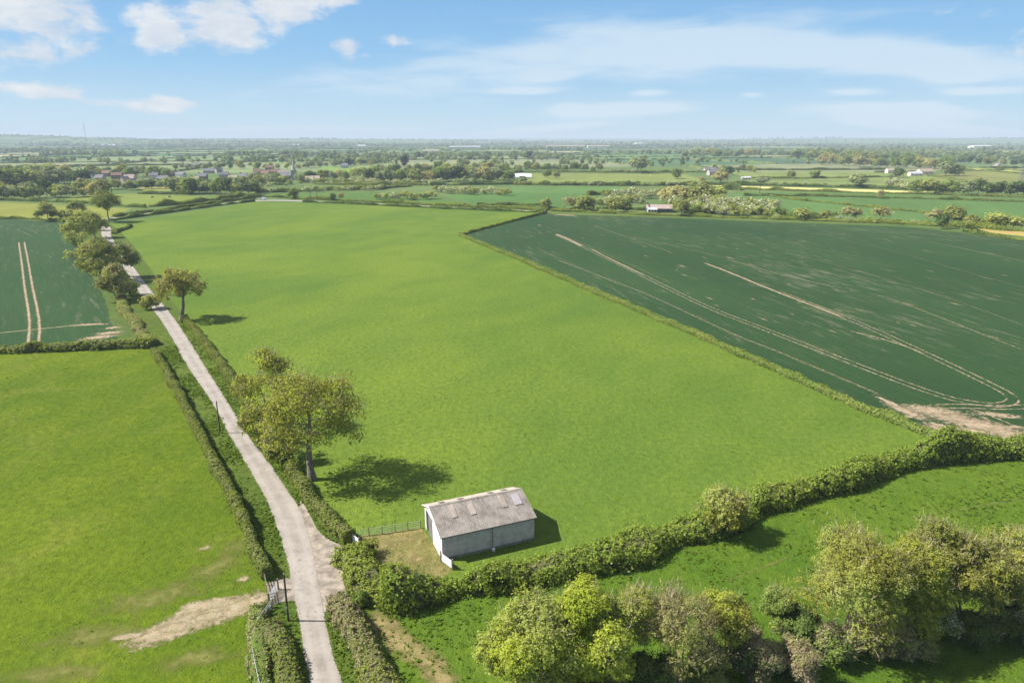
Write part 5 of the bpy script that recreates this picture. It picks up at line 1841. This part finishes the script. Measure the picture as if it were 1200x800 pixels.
hs = [
    (104, 207, 10, 7, 4.6, 3.4, 20, 'brick', 'slate', 'slate roofed brick house furthest back by the village wood'),
    (126, 207, 11, 7, 4.6, 3.4, -10, 'brick', 'red', 'small red roofed house behind the stone one'),
    (181, 210, 10, 7, 4.6, 3.4, 12, 'cream', 'slate', 'cream slate roofed house behind the small cream cottage'),
    (199, 208, 11, 7, 4.6, 3.4, 50, 'brick', 'red', 'red roofed house behind the tan bungalow row'),
    (213, 209, 10, 7, 4.6, 3.4, -20, 'white', 'slate', 'white slate roofed house behind the tan bungalow row'),
    (238, 211, 10, 7, 4.6, 3.4, 5, 'brick', 'slate', 'brick slate roofed house after the bungalow row'),
    (263, 209, 11, 7, 4.6, 3.4, 15, 'stone', 'slate', 'stone slate roofed house under the slate farmhouse'),
    (274, 213, 10, 7, 4.0, 3.2, -5, 'cream', 'tan', 'cream tan roofed cottage before the grey roofed brick house'),
    (316, 200, 12, 7, 4.6, 3.4, 8, 'brick', 'red', 'red roofed house highest in the brick row'),
    (404, 197, 11, 7, 4.4, 3.2, 0, 'white', 'slate', 'white house between two dark cypresses and church meadow'),
    (96, 211, 9, 7, 4.8, 4.0, 62, 'white', 'slate', 'white gabled house at the wood end of the village'),
    (110, 211.5, 8, 7, 4.8, 4.2, 78, 'white', 'slate', 'white gabled house, second out from the village wood'),
    (100, 214.5, 9, 7, 3.0, 2.8, 10, 'stone', 'slate', 'low stone cottage before the two white gabled houses'),
    (118, 213, 10, 7, 4.6, 3.4, -8, 'stone', 'slate', 'stone house between white gable and red brick row'),
    (138, 210, 12, 7, 5.0, 3.2, 8, 'brick', 'red', 'red brick house with long red roof behind the cottages'),
    (147, 216.5, 9, 7, 5.0, 3.8, 70, 'pinkw', 'pink', 'pale pink house with tall gable facing the cow field'),
    (153, 214, 11, 8, 5.0, 4.0, 4, 'pinkw', 'pink', 'large pink-roofed house joined to the tall pink gable'),
    (163, 218, 10, 6, 3.0, 2.6, 2, 'white', 'slate', 'low white cottage below the large pink-roofed house'),
    (172, 217, 8, 6, 3.2, 2.8, 40, 'cream', 'tan', 'small cream cottage next to the low white one'),
    (192, 214, 12, 7, 4.6, 3.2, 0, 'brick', 'slate', 'brick house with slate roof west of the tan bungalows'),
    (205, 215, 14, 8, 3.0, 3.2, 3, 'brick', 'tan', 'first long tan-roofed bungalow in the village row'),
    (219, 215, 14, 8, 3.0, 3.2, -2, 'brick', 'pink', 'second long bungalow of the row, its roof pinker'),
    (229, 213, 9, 7, 3.0, 2.8, 6, 'cream', 'tan', 'small cream bungalow closing the bungalow row'),
    (246, 203, 16, 8, 3.6, 3.0, 5, 'stone', 'slate', 'dark slate roofed farmhouse on the rise above the village'),
    (256, 203, 10, 7, 4.4, 3.2, 60, 'stone', 'slate', 'gable end of stone barn beside the slate farmhouse'),
    (288, 211, 13, 8, 4.4, 3.2, 0, 'brick', 'slate', 'grey roofed brick house near the cow field trees'),
    (296, 212, 12, 8, 4.4, 3.4, 5, 'brick', 'red', 'red roofed house next to the grey roofed brick one'),
    (303, 205, 12, 7, 4.4, 3.6, 10, 'brick', 'red', 'red roofed house standing left of the church behind trees'.replace('left of', 'above')),
    (312, 207, 11, 7, 4.4, 3.6, -12, 'brick', 'red', 'red roofed house in the dense brick row before the spire'),
    (321, 205.5, 12, 7, 4.6, 3.6, 4, 'brick', 'red', 'red roofed house with twin chimneys near the spire'),
    (331, 206.5, 10, 7, 4.6, 3.8, 15, 'cream', 'pink', 'cream house with a bright pink roof closest to the spire'),
    (329, 211, 10, 7, 4.0, 3.0, 0, 'white', 'slate', 'white cottage below the bright pink roof'),
    (360, 213, 16, 8, 3.0, 3.2, 0, 'brick', 'tan', 'tan roofed long house on the bank past the spire'),
    (368, 212.5, 14, 8, 3.0, 3.2, 4, 'brick', 'pink', 'pink roofed long house half behind the hawthorns'),
    (379, 194, 10, 7, 4.2, 3.2, 30, 'white', 'slate', 'white house alone above the church meadow'),
    (484, 213, 14, 8, 3.2, 3.0, 0, 'white', 'grey', 'white cottage with grey roof in the wood'),
    (493, 212, 10, 7, 4.4, 3.6, 50, 'white', 'grey', 'white gable of the cottage pair in the wood'),
    (772, 248.5, 17, 7, 2.7, 2.2, -6, 'dark', 'pink', 'dark walled bungalow with a pale pink roof by the crop hedge'),
    (764, 249.5, 6, 5, 2.4, 1.4, -6, 'white', 'grey', 'small white outbuilding at the end of the pink-roofed bungalow'),
    (836, 205.5, 16, 9, 4.4, 3.6, 12, 'stone', 'slate', 'stone farmhouse with slate roof beyond the sheep field'),
    (843, 206, 9, 8, 4.0, 3.4, 70, 'white', 'slate', 'white gable end of the stone farm'),
    (832, 201.5, 18, 9, 3.4, 3.0, 5, 'stone', 'slate', 'long dark barn behind the stone farmhouse'),
    (874, 210, 11, 5, 1.8, 1.2, 0, 'stone', 'white', 'small white hut in the hay field beyond the stone farm'),
    (1045, 203, 16, 9, 4.0, 3.2, 0, 'cream', 'tan', 'cream farmhouse among trees under the big wood'),
    (1083, 204.5, 18, 10, 4.2, 3.6, 4, 'cream', 'tan', 'large cream farm building next to the huge grey crowns'),
    (1072, 206, 16, 8, 3.0, 2.4, 0, 'cream', 'grey', 'long low cream barn beside the large cream building'),
    (1166, 196.5, 9, 7, 4.4, 3.6, 60, 'white', 'red', 'pair of white cottages by the cream field, the red roofed one'),
    (1170, 196.5, 9, 7, 4.4, 3.6, 80, 'white', 'slate', 'pair of white cottages by the cream field, the slate roofed one'),
    (1122, 190.5, 26, 12, 4.0, 2.5, 0, 'white', 'white', 'long pale shed on the plain behind the olive field'),
]
for h_ in hs:
    house(*h_)
for (px, py, L, W, eh, rise, rot, wc, rc, lb) in (
        (158, 200.5, 26, 12, 4.2, 2.2, 2, 'dark', 'dark', 'dark blue-roofed farm shed behind the village rooftops'),
        (169, 203, 22, 10, 3.6, 2.0, -2, 'cream', 'grey', 'grey roofed farm shed beside the dark blue one'),
        (225, 195.5, 28, 12, 3.6, 2.0, 3, 'dark', 'dark', 'dark farm shed with white doors on the rise'),
        (545, 174.0, 150, 40, 8, 3, 0, 'grey' if False else 'white', 'white', 'very long white warehouse roof far out on the plain'),
        (450, 167.6, 90, 50, 12, 4, 0, 'white', 'white', 'small gleaming white warehouse near the horizon'),
        (663, 173.2, 200, 50, 9, 4, 0, 'cream', 'tan', 'long tan glasshouse range far beyond the sheep field'),
        (701, 173.6, 110, 40, 9, 4, 0, 'cream', 'tan', 'shorter tan shed at the end of the glasshouse range'),
        (748, 170.8, 50, 40, 14, 4, 20, 'white', 'white', 'bright white tall building far beyond the glasshouses'),
        (120, 171.5, 150, 40, 9, 4, 0, 'white', 'grey', 'long grey warehouse below the distant mast'),
        (140, 171.8, 120, 40, 9, 4, 2, 'white', 'grey', 'second grey warehouse further from the distant mast'),
        (345, 171.8, 70, 40, 9, 4, 0, 'white', 'grey', 'grey shed on the far plain behind the church'),
        (424, 173.8, 40, 30, 12, 4, 10, 'white', 'white', 'white shed far behind the church meadow'),
        (505, 178.5, 60, 22, 5, 3, 0, 'cream', 'tan', 'tan farm shed along the far slanting hedge'),
        (1148, 173.6, 90, 50, 10, 4, 0, 'white', 'white', 'white industrial shed near the far horizon past the woods')):
    house(px, py, L, W, eh, rise, rot, wc, rc, lb, name='shed', cat='shed', chim=0, win=2)


def church():
    b = G(345, 211)
    root = empty('church', b)
    tag(root, 'stone church with tall pointed spire rising over the village trees', 'church')
    st = WC['stone']
    m = MB(); m.box((-2.6, -2.6, 0), (2.6, 2.6, 11)); m.box((-2.9, -2.9, 11), (2.9, 2.9, 11.6)); m.build('tower', st, root)
    m = MB()
    n = 8
    ring = [(2.5 * math.cos(2 * math.pi * (k + .5) / n), 2.5 * math.sin(2 * math.pi * (k + .5) / n), 11.6) for k in range(n)]
    m.add(ring + [(0, 0, 25)], [(k, (k + 1) % n, n) for k in range(n)]); sp = m.build('spire', plain('spire_stone', (.36, .345, .31), .9, .1, var=.15), root)
    m = MB(); m.bar((0, 0, 25), (0, 0, 26.4), .12, .12); m.bar((-.4, 0, 25.9), (.4, 0, 25.9), .1, .1); m.build('finial', WOOD_D, sp)
    m = MB()
    L0, L1, w, e, rr = -15, -2.7, 4, 5.5, 9
    m.add([(L0, -w, 0), (L1, -w, 0), (L1, w, 0), (L0, w, 0), (L0, -w, e), (L1, -w, e), (L1, w, e), (L0, w, e), (L0, 0, rr), (L1, 0, rr)], [(0, 1, 5, 4), (2, 3, 7, 6), (3, 0, 4, 8, 7), (1, 2, 6, 9, 5)]); m.build('nave', st, root)
    m = MB()
    for s in (-1, 1):
        lo = [(L0 - .3, s * (w + .4), e - .35), (L1, s * (w + .4), e - .35), (L1, s * .002, rr + .05), (L0 - .3, s * .002, rr + .05)]
        m.add(lo + [(x, y, z + .18) for x, y, z in lo], [(0, 1, 2, 3), (4, 5, 6, 7), (0, 1, 5, 4), (1, 2, 6, 5), (3, 0, 4, 7)])
    m.build('roof', RC['slate'], root)
    for k in range(4):
        x = L0 + 1.8 + k * 2.9
        w_ = MB(); w_.add([(x - .5, -w - .04, 1.6), (x + .5, -w - .04, 1.6), (x + .5, -w - .04, 3.6), (x, -w - .04, 4.4), (x - .5, -w - .04, 3.6)], [(0, 1, 2, 3, 4)]); w_.build('window', WIN, root)
    for z in (7.5,):
        w_ = MB(); w_.box((-.5, -2.66, z), (.5, -2.603, z + 2)); w_.build('belfry_opening', WIN, root)


church()


def tent():
    b = G(604, 209)
    root = empty('marquee', b); tag(root, 'white arched tent-like building beside the sheep field', 'marquee')
    m = MB()
    L, n = 40, 14
    v = []
    for y in (-9, 9):
        pass
    prof = [(-9 * math.cos(math.pi * k / n), 5.6 * math.sin(math.pi * k / n)) for k in range(n + 1)]
    for x in (-L / 2, -L / 4, 0, L / 4, L / 2):
        sag = .0 if x in (-L / 2, L / 2, 0) else -.25
        v += [(x, y, z * (1 + (.18 if x in (-L / 4, L / 4) else 0)) + sag) for y, z in prof]
    k1 = n + 1
    fs = [(i * k1 + k, i * k1 + k + 1, (i + 1) * k1 + k + 1, (i + 1) * k1 + k) for i in range(4) for k in range(n)]
    fs += [tuple(range(n, -1, -1)), tuple(4 * k1 + k for k in range(k1))]
    m.add(v, fs)
    m.build('canopy', plain('white_canvas', (.48, .49, .48), .7, .2, var=.05), root)
    m = MB(); m.box((-L / 2 + .5, -9.6, 0), (L / 2 - .5, -9.1, 1.7))
    m.build('side_panel', WC['cream'], root)
    for x in (-10, 8):
        w_ = MB(); w_.box((x - 3, -9.0, .2), (x + 3, -8.4, 3.0)); w_.build('opening', WIN, root)


tent()


def pylon(px, py, top, label):
    b = G(px, py)
    h = height_for(b, top)
    root = empty('pylon', b, R(15)); tag(root, label, 'pylon')
    m = MB()
    w0, w1 = h * .11, h * .025
    t = .16
    lv = 6
    def c(k, s):
        q = w0 + (w1 - w0) * (k / lv) ** .8
        return Vector((s[0] * q, s[1] * q, h * k / lv))
    S = [(-1, -1), (1, -1), (1, 1), (-1, 1)]
    for k in range(lv):
        for i in range(4):
            a, d = S[i], S[(i + 1) % 4]
            m.tube(c(k, a), c(k + 1, a), t, t, 4)
            m.tube(c(k, a), c(k + 1, d), t * .6, t * .6, 4)
            m.tube(c(k, d), c(k + 1, a), t * .6, t * .6, 4)
    m.build('lattice', plain('pylon_steel', (.13, .14, .14), .6, .3), root)
    for z, l in ((.66, .22), (.79, .27), (.91, .18)):
        a = MB()
        for s in (-1, 1):
            a.tube((0, 0, h * z + .8), (s * h * l, 0, h * z), t * .8, t * .5, 4)
            a.tube((0, 0, h * z - .8), (s * h * l, 0, h * z), t * .8, t * .5, 4)
        a.build('arm', plain('pylon_arm_steel', (.13, .14, .14), .6, .3), root)


pylon(1196, 214, 190, 'dark lattice pylon in the olive field, close to the frame edge')
pylon(1043, 217, 204, 'faint lattice pylon beside the cream stubble strip')


def mast():
    b = G(103, 176)
    h = height_for(b, 144)
    root = empty('radio_mast', b); tag(root, 'tall thin pale mast rising above the skyline behind the village', 'mast')
    m = MB()
    pts = [Vector((1.3 * math.cos(t), 1.3 * math.sin(t), 0)) for t in (0, 2.094, 4.189)]
    n = 22
    for k in range(n):
        for i in range(3):
            u = Vector((0, 0, h * k / n)); u2 = Vector((0, 0, h * (k + 1) / n))
            m.tube(pts[i] + u, pts[i] + u2, .28, .28, 4)
            m.tube(pts[i] + u, pts[(i + 1) % 3] + u2, .18, .18, 4)
    m.build('lattice', plain('mast_steel', (.5, .5, .5), .6, .3), root)
    m = MB(); m.tube((0, 0, h), (0, 0, h + 6), .25, .12, 6); m.build('antenna', GALV, root)
    print('mast', h, b.y)


mast()
for (x, y, tp, lb) in ((890, 229, 216, 'tall timber pole in the hedge at the stubble strip'), (364, 234, 223, 'thin timber pole behind the hedged lane near solitary dark tree'), (372, 235, 224, 'second thin timber pole behind the hedged lane')):
    b = G(x, y); h = height_for(b, tp)
    root = empty('telegraph_pole', b); tag(root, lb, 'pole')
    m = MB(); m.tube((0, 0, 0), (0, 0, h), .22, .16, 6); m.build('shaft', WOOD_D, root)
    m = MB(); m.bar((-1, 0, h - .6), (1, 0, h - .6), .14, .14); m.build('crossarm', WOOD_D, root)


def van():
    b = G(308, 234.6)
    root = empty('van', b, R(178)); tag(root, 'small white van on the hedged lane near the solitary dark tree', 'van')
    wp = plain('white_paint', (.78, .79, .80), .3, .5, var=.02)
    m = MB()
    prof = [(-2.4, .45), (2.3, .45), (2.45, .8), (2.3, 1.15), (1.55, 1.35), (.95, 2.15), (.6, 2.3), (-2.35, 2.3), (-2.45, 1.2)]
    n = len(prof)
    v = [(x, s * .95, z) for s in (-1, 1) for x, z in prof]
    m.add(v, [tuple(range(n)), tuple(range(2 * n - 1, n - 1, -1))] + [(k, n + k, n + (k + 1) % n, (k + 1) % n) for k in range(n)])
    m.build('body', wp, root)
    m = MB(); m.add([(1.60, -.8, 1.37), (1.60, .8, 1.37), (1.02, .8, 2.10), (1.02, -.8, 2.10)], [(0, 1, 2, 3)]); m.build('windscreen', WIN, root)
    for x in (-1.5, 1.5):
        for s in (-1, 1):
            w_ = MB(); w_.tube((x, s * .80, .35), (x, s * 1.0, .35), .35, .35, 12); w_.build('wheel', plain('tyre', (.03, .03, .03)), root)
    for s in (-1, 1):
        w_ = MB(); w_.box((.5, s * .955 - .004, 1.4), (1.25, s * .955 + .004, 2.0)); w_.build('side_window', WIN, root)


van()


def animal(px, py, rz, L, col, label, name, cat, group=None):
    """one continuous body: trunk with legs, neck and head grown as one skin"""
    b = G(px, py)
    s = L
    V = [(0, 0, .62), (-.42, 0, .64), (.42, 0, .66), (.62, 0, .78), (.80, 0, .62), (.92, 0, .50)]
    E = [(0, 1), (0, 2), (2, 3), (3, 4), (4, 5)]
    rad = [.25, .22, .23, .13, .11, .07]
    for sx, at in ((-.42, 1), (.42, 2)):
        for sy in (-1, 1):
            i = len(V)
            if sx < 0:
                leg = [(sx - .02, sy * .14, .50), (sx + .05, sy * .14, .34), (sx - .06, sy * .14, .20), (sx - .03, sy * .14, .03)]
            else:
                leg = [(sx, sy * .13, .48), (sx + .01, sy * .13, .27), (sx, sy * .13, .15), (sx + .02, sy * .13, .03)]
            V += leg
            E += [(at, i), (i, i + 1), (i + 1, i + 2), (i + 2, i + 3)]
            rad += [.10, .065, .045, .05]
    V += [(-.62, 0, .62), (-.66, 0, .34)]
    E += [(1, len(V) - 2), (len(V) - 2, len(V) - 1)]
    rad += [.03, .025]
    for sy in (-1, 1):
        V += [(.76, sy * .14, .76)]; E += [(4, len(V) - 1)]; rad += [.03]
    me = bpy.data.meshes.new(name)
    me.from_pydata([(x * s, y * s, z * s) for x, y, z in V], E, [])
    o = link(name, me)
    o.location = b
    o.rotation_euler = (0, 0, rz)
    me.materials.append(col)
    md = o.modifiers.new('skin', 'SKIN')
    for i, sv in enumerate(me.skin_vertices[0].data):
        sv.radius = (rad[i] * s, rad[i] * s)
        sv.use_root = (i == 0)
    sb = o.modifiers.new('sub', 'SUBSURF'); sb.levels = 1; sb.render_levels = 1
    tag(o, label, cat, group)
    return o


hide = plain('black_hide', (.022, .020, .018), .8, .2, var=.1)
fleece = plain('cream_fleece', (.60, .57, .48), .9, .1, var=.08)
animal(178.5, 232.2, R(8), 1.7, hide, 'black cow grazing in the field, nearer the pale field', 'cow', 'cow')
animal(199, 231.8, R(170), 1.7, hide, 'black cow grazing in the field, nearer the tall hedge', 'cow', 'cow')
for (x, y, a) in ((754, 207, 20), (762, 206.4, 160), (750, 205.6, 90), (783, 204.6, 10), (740, 206.8, 200)):
    animal(x, y, R(a), 1.5, fleece, 'cream sheep grazing in the wide pale field', 'sheep', 'sheep', 'sheep in the wide pale field')

# ------------------------------------------------------------------ haze
def haze():
    m = MB()
    m.box((-24500, -24500, -1.0), (24500, 24500, 122))
    mt = bpy.data.materials.new('haze_air')
    mt.use_nodes = True
    mt.node_tree.nodes.clear()
    t = NT(mt.node_tree)
    out = t.node('ShaderNodeOutputMaterial')
    pv = t.node('ShaderNodeVolumePrincipled')
    pv.inputs['Color'].default_value = (.56, .655, .765, 1)
    pv.inputs['Density'].default_value = HAZE_D
    pv.inputs['Anisotropy'].default_value = 0.0
    t.l.new(pv.outputs[0], out.inputs['Volume'])
    o = m.build('haze', mt)
    o['kind'] = 'stuff'
    o['label'] = 'thin pale haze over the far plain'


HAZE_D = 1.35e-4
haze()

# ------------------------------------------------------------------ light and sky
SUN_EL = R(46)
SUN_AZ_V = Vector((-1.0, .02, 0)).normalized()   # towards the sun, level
sd = (SUN_AZ_V * math.cos(SUN_EL) + Vector((0, 0, math.sin(SUN_EL))))
ld = bpy.data.lights.new('sun', 'SUN')
ld.energy = 5.0
ld.angle = R(.53)
ld.color = (1.0, .955, .88)
lo = bpy.data.objects.new('sun', ld)
COL.objects.link(lo)
lo.rotation_euler = (-sd).to_track_quat('-Z', 'Y').to_euler()
lo.location = (-60, 0, 120)

w = bpy.data.worlds.new('World')
scene.world = w
w.use_nodes = True
w.node_tree.nodes.clear()
t = NT(w.node_tree)
out = t.node('ShaderNodeOutputWorld')
sky = t.node('ShaderNodeTexSky', sky_type='NISHITA')
sky.sun_disc = False
sky.sun_elevation = SUN_EL
sky.sun_rotation = math.atan2(sd.x, sd.y)
sky.altitude = 100
sky.air_density = 1.0
sky.dust_density = .6
sky.ozone_density = 2.5
dirv = t.node('ShaderNodeTexCoord').outputs['Generated']
sx = t.node('ShaderNodeSeparateXYZ'); t.l.new(dirv, sx.inputs[0])
az = t.math('ARCTAN2', sx.outputs[0], sx.outputs[1])
hyp = t.math('SQRT', t.math('SUBTRACT', 1.0, t.math('MULTIPLY', sx.outputs[2], sx.outputs[2])))
el = t.math('ARCTAN2', sx.outputs[2], hyp)


def azel(px, py):
    u, v = (px - 600) / 800, (py - 400) / 800
    d = Vector((u, CP - v * SP, -SP - v * CP)).normalized()
    return math.atan2(d.x, d.y), math.asin(d.z)


def cloud_space(sax, sel):
    c = t.node('ShaderNodeCombineXYZ')
    t.l.new(t.math('MULTIPLY', az, sax), c.inputs[0])
    t.l.new(t.math('MULTIPLY', el, sel), c.inputs[1])
    return c.outputs[0]


def blob(px, py, wx, wy, amp=1.0, tilt=0.0):
    a, e = azel(px, py)
    dx = t.math('SUBTRACT', az, a)
    dy = t.math('SUBTRACT', t.math('SUBTRACT', el, e), t.math('MULTIPLY', dx, tilt))
    x = t.math('DIVIDE', dx, wx / 800)
    y = t.math('DIVIDE', dy, wy / 800)
    d2 = t.math('ADD', t.math('MULTIPLY', x, x), t.math('MULTIPLY', y, y))
    return t.math('MULTIPLY', t.math('EXPONENT', t.math('MULTIPLY', d2, -1.0)), amp)


def total(l):
    s = l[0]
    for q in l[1:]:
        s = t.math('ADD', s, q)
    return s


EXPO = 1.22
SKY_S = .05
KK = 1 / (SKY_S * 2 ** EXPO)


def kc(r_, g_, b_):
    return (r_ * KK, g_ * KK, b_ * KK)


deg = t.math('MULTIPLY', el, 180 / math.pi)
grad = t.mix(t.ramp(deg, 0, 7), kc(.56, .775, .93), kc(.29, .575, .89))
grad = t.mix(t.ramp(deg, 5, 16), grad, kc(.165, .405, .79))
base = t.mix(.12, grad, sky.outputs[0])
# broken bright cloud overhead: out of view, added for ambient fill
def largest(l):
    q = l[0]
    for x in l[1:]:
        q = t.math('SMOOTH_MAX', q, x, .12)
    return q


cum = largest([blob(20, 12, 95, 34, 1.0), blob(95, 38, 48, 24, .85), blob(160, 20, 40, 22, .7), blob(262, 26, 60, 32, 1.15, .15), blob(195, 38, 40, 24, .95), blob(330, 10, 62, 28, 1.1, .18), blob(384, 0, 40, 16, .9, .2), blob(183, 123, 54, 10, 1.08), blob(28, 104, 58, 11, 1.0), blob(5, 60, 60, 14, .55), blob(408, 56, 26, 13, .84), blob(432, 64, 18, 7, .7), blob(466, 49, 30, 10, .76), blob(-130, 50, 130, 40, 1), blob(-260, 20, 150, 60, 1), blob(1150, 14, 50, 9, .55), blob(1340, 60, 120, 30, .8)])
n_c = t.noise(cloud_space(19, 38), 1.0, 9, .58, .2)
c_f = t.ramp(t.math('ADD', cum, t.math('MULTIPLY', t.math('SUBTRACT', n_c, .5), 1.9)), .42, .92)
wisp = total([blob(700, 70, 200, 22, .8, -.02), blob(930, 62, 200, 22, .75, -.10), blob(1130, 78, 120, 14, .7, -.12), blob(730, 129, 75, 8, 1.5, .03), blob(665, 128, 18, 8, .7), blob(1040, 130, 80, 8, 1.5, -.06), blob(1090, 130, 18, 8, .7), blob(1110, 152, 90, 5, 1.7, -.10), blob(640, 151, 70, 4, 1.4, .09), blob(520, 100, 140, 26, .45), blob(640, 90, 26, 5, .9, .05), blob(615, 107, 34, 3.5, .9), blob(760, 109, 22, 3.5, .8), blob(880, 111, 14, 3, .9), blob(1000, 108, 24, 3.5, .8), blob(1120, 91, 24, 6, .85), blob(1130, 107, 18, 3.5, .8), blob(1170, 107, 30, 4, .8), blob(330, 105, 140, 22, .35), blob(300, 152, 260, 6, .55), blob(850, 25, 260, 22, .4)])
n_w = t.noise(cloud_space(7, 42), 1.0, 6, .6, .5)
w_f = t.ramp(t.math('ADD', wisp, t.math('MULTIPLY', t.math('SUBTRACT', n_w, .5), 1.25)), .22, .95)
SKY_SC = 1.0
shade = t.noise(cloud_space(14, 30), 1.0, 5, .6, .2)
cw = t.mix(t.ramp(shade, .35, .65), kc(.68, .74, .82), kc(.88, .89, .90))
c1 = t.mix(t.math('MULTIPLY', w_f, .72), base, kc(.72, .84, .94))
c2 = t.mix(t.math('MULTIPLY', c_f, .88), c1, cw)
# unseen overhead cloud layer, put in to brighten shaded sides
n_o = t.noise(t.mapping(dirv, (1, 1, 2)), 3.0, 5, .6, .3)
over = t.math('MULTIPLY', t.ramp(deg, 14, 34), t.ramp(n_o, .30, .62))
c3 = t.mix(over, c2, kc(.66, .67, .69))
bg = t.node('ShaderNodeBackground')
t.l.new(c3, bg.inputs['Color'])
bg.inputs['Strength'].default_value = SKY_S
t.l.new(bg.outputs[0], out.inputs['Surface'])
w.cycles.sampling_method = 'MANUAL'
w.cycles.sample_map_resolution = 512

# ------------------------------------------------------------------ render settings
scene.render.engine = 'CYCLES'
cy = scene.cycles
cy.use_denoising = True
try:
    cy.denoiser = 'OPENIMAGEDENOISE'
    cy.denoising_input_passes = 'RGB_ALBEDO_NORMAL'
except Exception:
    pass
cy.max_bounces = 5
cy.diffuse_bounces = 3
cy.glossy_bounces = 1
cy.transmission_bounces = 4
cy.volume_bounces = 0
cy.transparent_max_bounces = 24
cy.caustics_reflective = False
cy.caustics_refractive = False
cy.sample_clamp_indirect = 4.0
cy.use_adaptive_sampling = True
cy.adaptive_threshold = .01
vs_ = scene.view_settings
scene.display_settings.display_device = 'sRGB'
vs_.view_transform = 'Standard'
vs_.look = 'None'
vs_.gamma = 1.0
vs_.exposure = EXPO
vs_.use_curve_mapping = False
print('counts', COUNT, len(bpy.data.objects), sum(len(m.polygons) for m in bpy.data.meshes))
